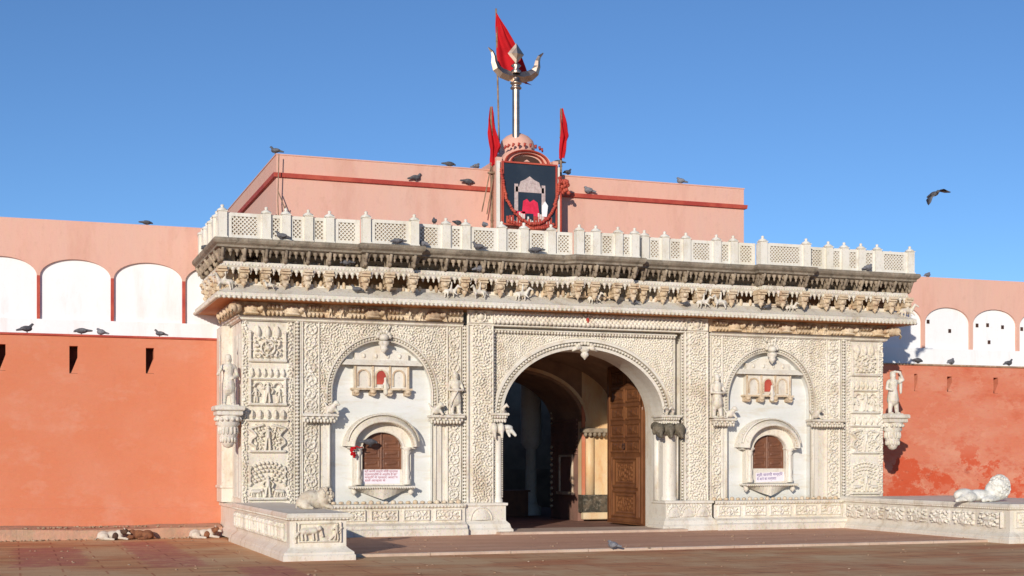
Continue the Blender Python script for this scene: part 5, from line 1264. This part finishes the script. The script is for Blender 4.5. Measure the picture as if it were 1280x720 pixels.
# ================================================================== pigeons
pmesh = body('pigeon', [('e', (0, 0, .095), (.115, .055, .06)), ('c', (.06, 0, .12), (.10, 0, .175), .04, .026), ('e', (.112, 0, .185), (.03, .024, .025)), ('c', (.135, 0, .182), (.155, 0, .175), .009, .005),
     ('c', (-.08, 0, .085), (-.2, 0, .055), .035, .02), ('e', (-.02, .045, .1), (.10, .02, .045)), ('e', (-.02, -.045, .1), (.10, .02, .045)), ('c', (.01, .02, .05), (.01, .02, .0), .009, .008), ('c', (.01, -.02, .05), (.01, -.02, .0), .009, .008)], .009, 'pigeon', None, 2)
M['pigeon2'] = mat('pale_pigeon_feathers', (.20, .20, .22), (.11, .11, .13), (.30, .30, .32), sc=14, rough=.7, bump=0)
pm2 = body('pigeon', [('e', (0, 0, .085), (.12, .062, .058)), ('c', (.07, 0, .09), (.12, 0, .085), .04, .026), ('e', (.135, 0, .075), (.03, .024, .025)), ('c', (.155, 0, .065), (.172, 0, .05), .009, .005),
     ('c', (-.08, 0, .09), (-.2, 0, .085), .035, .02), ('e', (-.02, .045, .095), (.10, .02, .04)), ('e', (-.02, -.045, .095), (.10, .02, .04)), ('c', (.01, .02, .05), (.01, .02, .0), .009, .008), ('c', (.01, -.02, .05), (.01, -.02, .0), .009, .008)], .009, 'pigeon', None, 2)
pm3 = body('pigeon', [('e', (0, 0, .085), (.10, .065, .07)), ('c', (.04, 0, .12), (.06, 0, .15), .045, .032), ('e', (.075, 0, .158), (.03, .026, .026)), ('c', (.10, 0, .155), (.118, 0, .15), .009, .005),
     ('c', (-.07, 0, .075), (-.18, 0, .05), .035, .022), ('e', (-.02, .05, .09), (.09, .02, .05)), ('e', (-.02, -.05, .09), (.09, .02, .05)), ('c', (.01, .02, .05), (.01, .02, .0), .009, .008), ('c', (.01, -.02, .05), (.01, -.02, .0), .009, .008)], .009, 'pigeon2', None, 2)
pvar = [pmesh, pm2, pm3]; pidx = [0]; rp = random.Random(2)
def pigeon(x, y, z, rz, label, sc=1.15):
    k = pidx[0] % 3; pidx[0] += 1
    o = pvar[k]
    if o.get('label'): o = o.copy(); C.objects.link(o)
    sc *= rp.uniform(.88, 1.08)
    o.location = (x, y, z); o.rotation_euler = (0, 0, R(rz)); o.scale = (sc*.78,)*3
    tag(o, label, 'pigeon', 'pigeons perched around the gate')
zl, zr = 4.245, 4.115
pigeon(-11.83, 2.12, zl, 20, 'leftmost pigeon on the coping of the left red wall', 1.25)
pigeon(-10.73, 2.12, zl, 165, 'pigeon on the left red wall coping, left one of the close pair', 1.25)
pigeon(-10.34, 2.12, zl, 170, 'pigeon on the left red wall coping, right one of the close pair', 1.25)
pigeon(-9.12, 2.12, zl, 160, 'pigeon on the left red wall coping nearest the gatehouse', 1.2)
pigeon(10.24, 2.12, zr, 15, 'pigeon on the right red wall coping in the shade of the cornice', 1.4)
pigeon(11.29, 2.12, zr, 20, 'middle pigeon of the three on the right red wall coping', 1.3)
pigeon(13.14, 2.12, zr, 10, 'rightmost pigeon on the right red wall coping', 1.3)
pigeon(-9.31, 3.1, 6.79, 10, 'lone pigeon on top of the pink wall above the left white arches')
pigeon(11.27, 3.1, 6.55, 15, 'lone pigeon on top of the pink wall just right of the parapet end', 1.1)
pigeon(-6.72, 1.6, 8.25, 150, 'dark pigeon on the top left corner of the pink block')
pigeon(-2.76, 1.6, 8.25, 5, 'left pigeon of the two on the pink block roof edge beside the left flag', 1.2)
pigeon(-2.12, 1.6, 8.25, 12, 'pigeon on the pink block roof edge right beside the left flag')
pigeon(.14, 1.6, 8.26, 30, 'pigeon on the pink block roof edge beside the right flag')
pigeon(-.22, 1.3, 8.42, 175, 'pigeon on the shrine shoulder touching the right flag pole')
pigeon(3.07, 1.6, 8.26, 160, 'lone pigeon on the right half of the pink block roof edge')
pigeon(-3.6, 1.44, 7.84, 10, 'left pigeon on the dark red band of the pink block')
pigeon(-2.36, 1.44, 7.84, 15, 'pigeon on the dark red band nearest the left flag', 1.25)
pigeon(.59, 1.44, 7.84, 165, 'pigeon on the dark red band right of the framed picture', 1.25)
pigeon(-3.72, -.43, 6.57, 80, 'leftmost of three pigeons on the white parapet rail', 1.1)
pigeon(-3.20, -.43, 6.57, 35, 'middle of three pigeons on the white parapet rail', 1.2)
pigeon(-2.60, -.43, 6.57, 100, 'rightmost of three pigeons on the white parapet rail, near the framed picture', 1.1)
zs_ = 6.052
pigeon(-6.98, -.58, zs_, 170, 'pigeon on the dark slab at the foot of the parapet near the left corner', 1.3)
pigeon(-4.62, -.78, zs_, 165, 'pigeon on the dark slab in front of the left projecting lattice panel', 1.2)
pigeon(-4.0, -.57, zs_, 120, 'pigeon on the dark slab in the notch beside the left projecting parapet', 1.2)
pigeon(-2.79, -.58, zs_, 165, 'pigeon on the dark slab between the left notch and the framed picture', 1.25)
pigeon(-1.49, -.58, zs_, 170, 'pigeon on the dark slab directly below the framed picture', 1.2)
pigeon(6.9, -.58, zs_, 5, 'dark pigeon on the slab near the right end of the parapet', 1.3)
pigeon(-5.39, -.42, 5.06, 170, 'pigeon on the cornice shelf above the left blind arch', 1.1)
pigeon(2.2, -.42, 5.06, 15, 'pigeon on the cornice shelf above the right side of the portal', 1.1)
pigeon(.9, -.42, 5.06, 160, 'pigeon on the cornice shelf above the portal crown', 1.1)
pigeon(4.3, -.42, 5.06, 20, 'pigeon on the cornice shelf above the right blind arch', 1.1)
pigeon(-5.6, -.4, 5.62, 165, 'pigeon on the pendant string left of the left projecting bay', 1.2)
pigeon(-2.71, -.4, 5.62, 10, 'pigeon on the pendant string left of the portal centre', 1.2)
pigeon(-8.2, 1.7, 6.05, 60, 'dark pigeon on the slab of the left side parapet', 1.3)
pigeon(-5.06, -.2, 1.88, 20, 'pigeon perched under the hood of the left window', 1.5)
pigeon(-1.95, -5.72, .004, 150, 'grey pigeon on the forecourt kerb in front of the portal', 1.2)
# bird in flight
fb = empty('flying_bird', (6.4, -3, 7.2), 'dark bird gliding in the blue sky at the right', 'bird')
fx, fy, fz = 5.47, -5, 6.99
body('bird_body', [('e', (fx, fy, fz), (.06, .13, .05)), ('e', (fx-.02, fy-.15, fz+.02), (.035, .04, .035)), ('c', (fx, fy+.1, fz), (fx+.02, fy+.25, fz-.02), .035, .02)], .012, 'pigeon', fb, 2)
b = MB()
for s, pts in ((-1, [(0, 0, 0, .12), (-.08, .05, -.10, .11), (-.12, .0, -.2, .06), (-.13, .0, -.24, .01)]), (1, [(0, 0, .02, .12), (.14, -.02, .08, .11), (.3, -.01, .05, .07), (.42, .03, .06, .01)])):
    vs = []
    for a, b_, c_, wd in pts: vs += [(fx+a, fy+b_-wd, fz+c_+.01), (fx+a, fy+b_+wd, fz+c_), (fx+a, fy+b_, fz+c_+.018)]
    fs = []
    for i in range(3): fs += [(i*3, i*3+2, i*3+5, i*3+3), (i*3+2, i*3+1, i*3+4, i*3+5), (i*3+1, i*3, i*3+3, i*3+4)]
    b.add(vs, fs, True)
b.build('wings', 'pigeon', fb)

# ================================================================== sleeping dogs by the left wall
def dog(x, y, f, mb, mh, label, up=.0):
    z = -.045
    r = empty('resting_dog', (x, y, z), label, 'dog', 'dogs resting at the foot of the left wall')
    body('dog_body', [('e', (x-f*.2, y, z+.11), (.17, .13, .12)), ('e', (x+f*.05, y, z+.12), (.2, .11, .11)), ('e', (x+f*.2, y, z+.13), (.12, .10, .12)), ('c', (x+f*.25, y, z+.15), (x+f*.34, y-.03, z+.16+up), .07, .055),
        ('e', (x+f*.37, y-.04, z+.17+up), (.07, .06, .06)), ('c', (x+f*.40, y-.06, z+.15+up), (x+f*.49, y-.09, z+.12+up), .04, .025), ('e', (x-f*.2, y-.1, z+.09), (.13, .07, .09)), ('c', (x-f*.15, y-.15, z+.04), (x+f*.06, y-.2, z+.025), .04, .028),
        ('c', (x+f*.2, y-.08, z+.06), (x+f*.42, y-.15, z+.025), .04, .026), ('c', (x+f*.22, y+.06, z+.06), (x+f*.45, y+.02, z+.025), .04, .026), ('c', (x-f*.35, y, z+.06), (x-f*.42, y-.18, z+.025), .028, .015),
        ('c', (x+f*.36, y-.0, z+.21+up), (x+f*.33, y+.0, z+.27+up), .022, .01), ('c', (x+f*.36, y-.08, z+.21+up), (x+f*.33, y-.09, z+.27+up), .022, .01)], .016, mb, r, 2)
    r.scale = (.76, .85, .85)
    if mh != mb:
        body('dark_patch', [('e', (x+f*.37, y-.05, z+.175+up), (.08, .07, .07)), ('c', (x+f*.26, y-.005, z+.17), (x+f*.34, y-.03, z+.165+up), .082, .065)], .014, mh, r, 1)
        body('dark_patch', [('e', (x+f*.1, y-.06, z+.1), (.10, .08, .09))], .014, mh, r, 1)
dog(-10.20, 1.05, 1, 'dogw', 'dogd', 'white dog with a dark head, leftmost of three dogs by the left wall', .03)
dog(-9.62, 1.12, -1, 'dogb', 'dogb', 'brown dog curled up at the foot of the left wall, middle of the three', .02)
dog(-8.35, 1.05, 1, 'dogw', 'dogb', 'white and brown dog lying against the left foot of the gatehouse', .05)
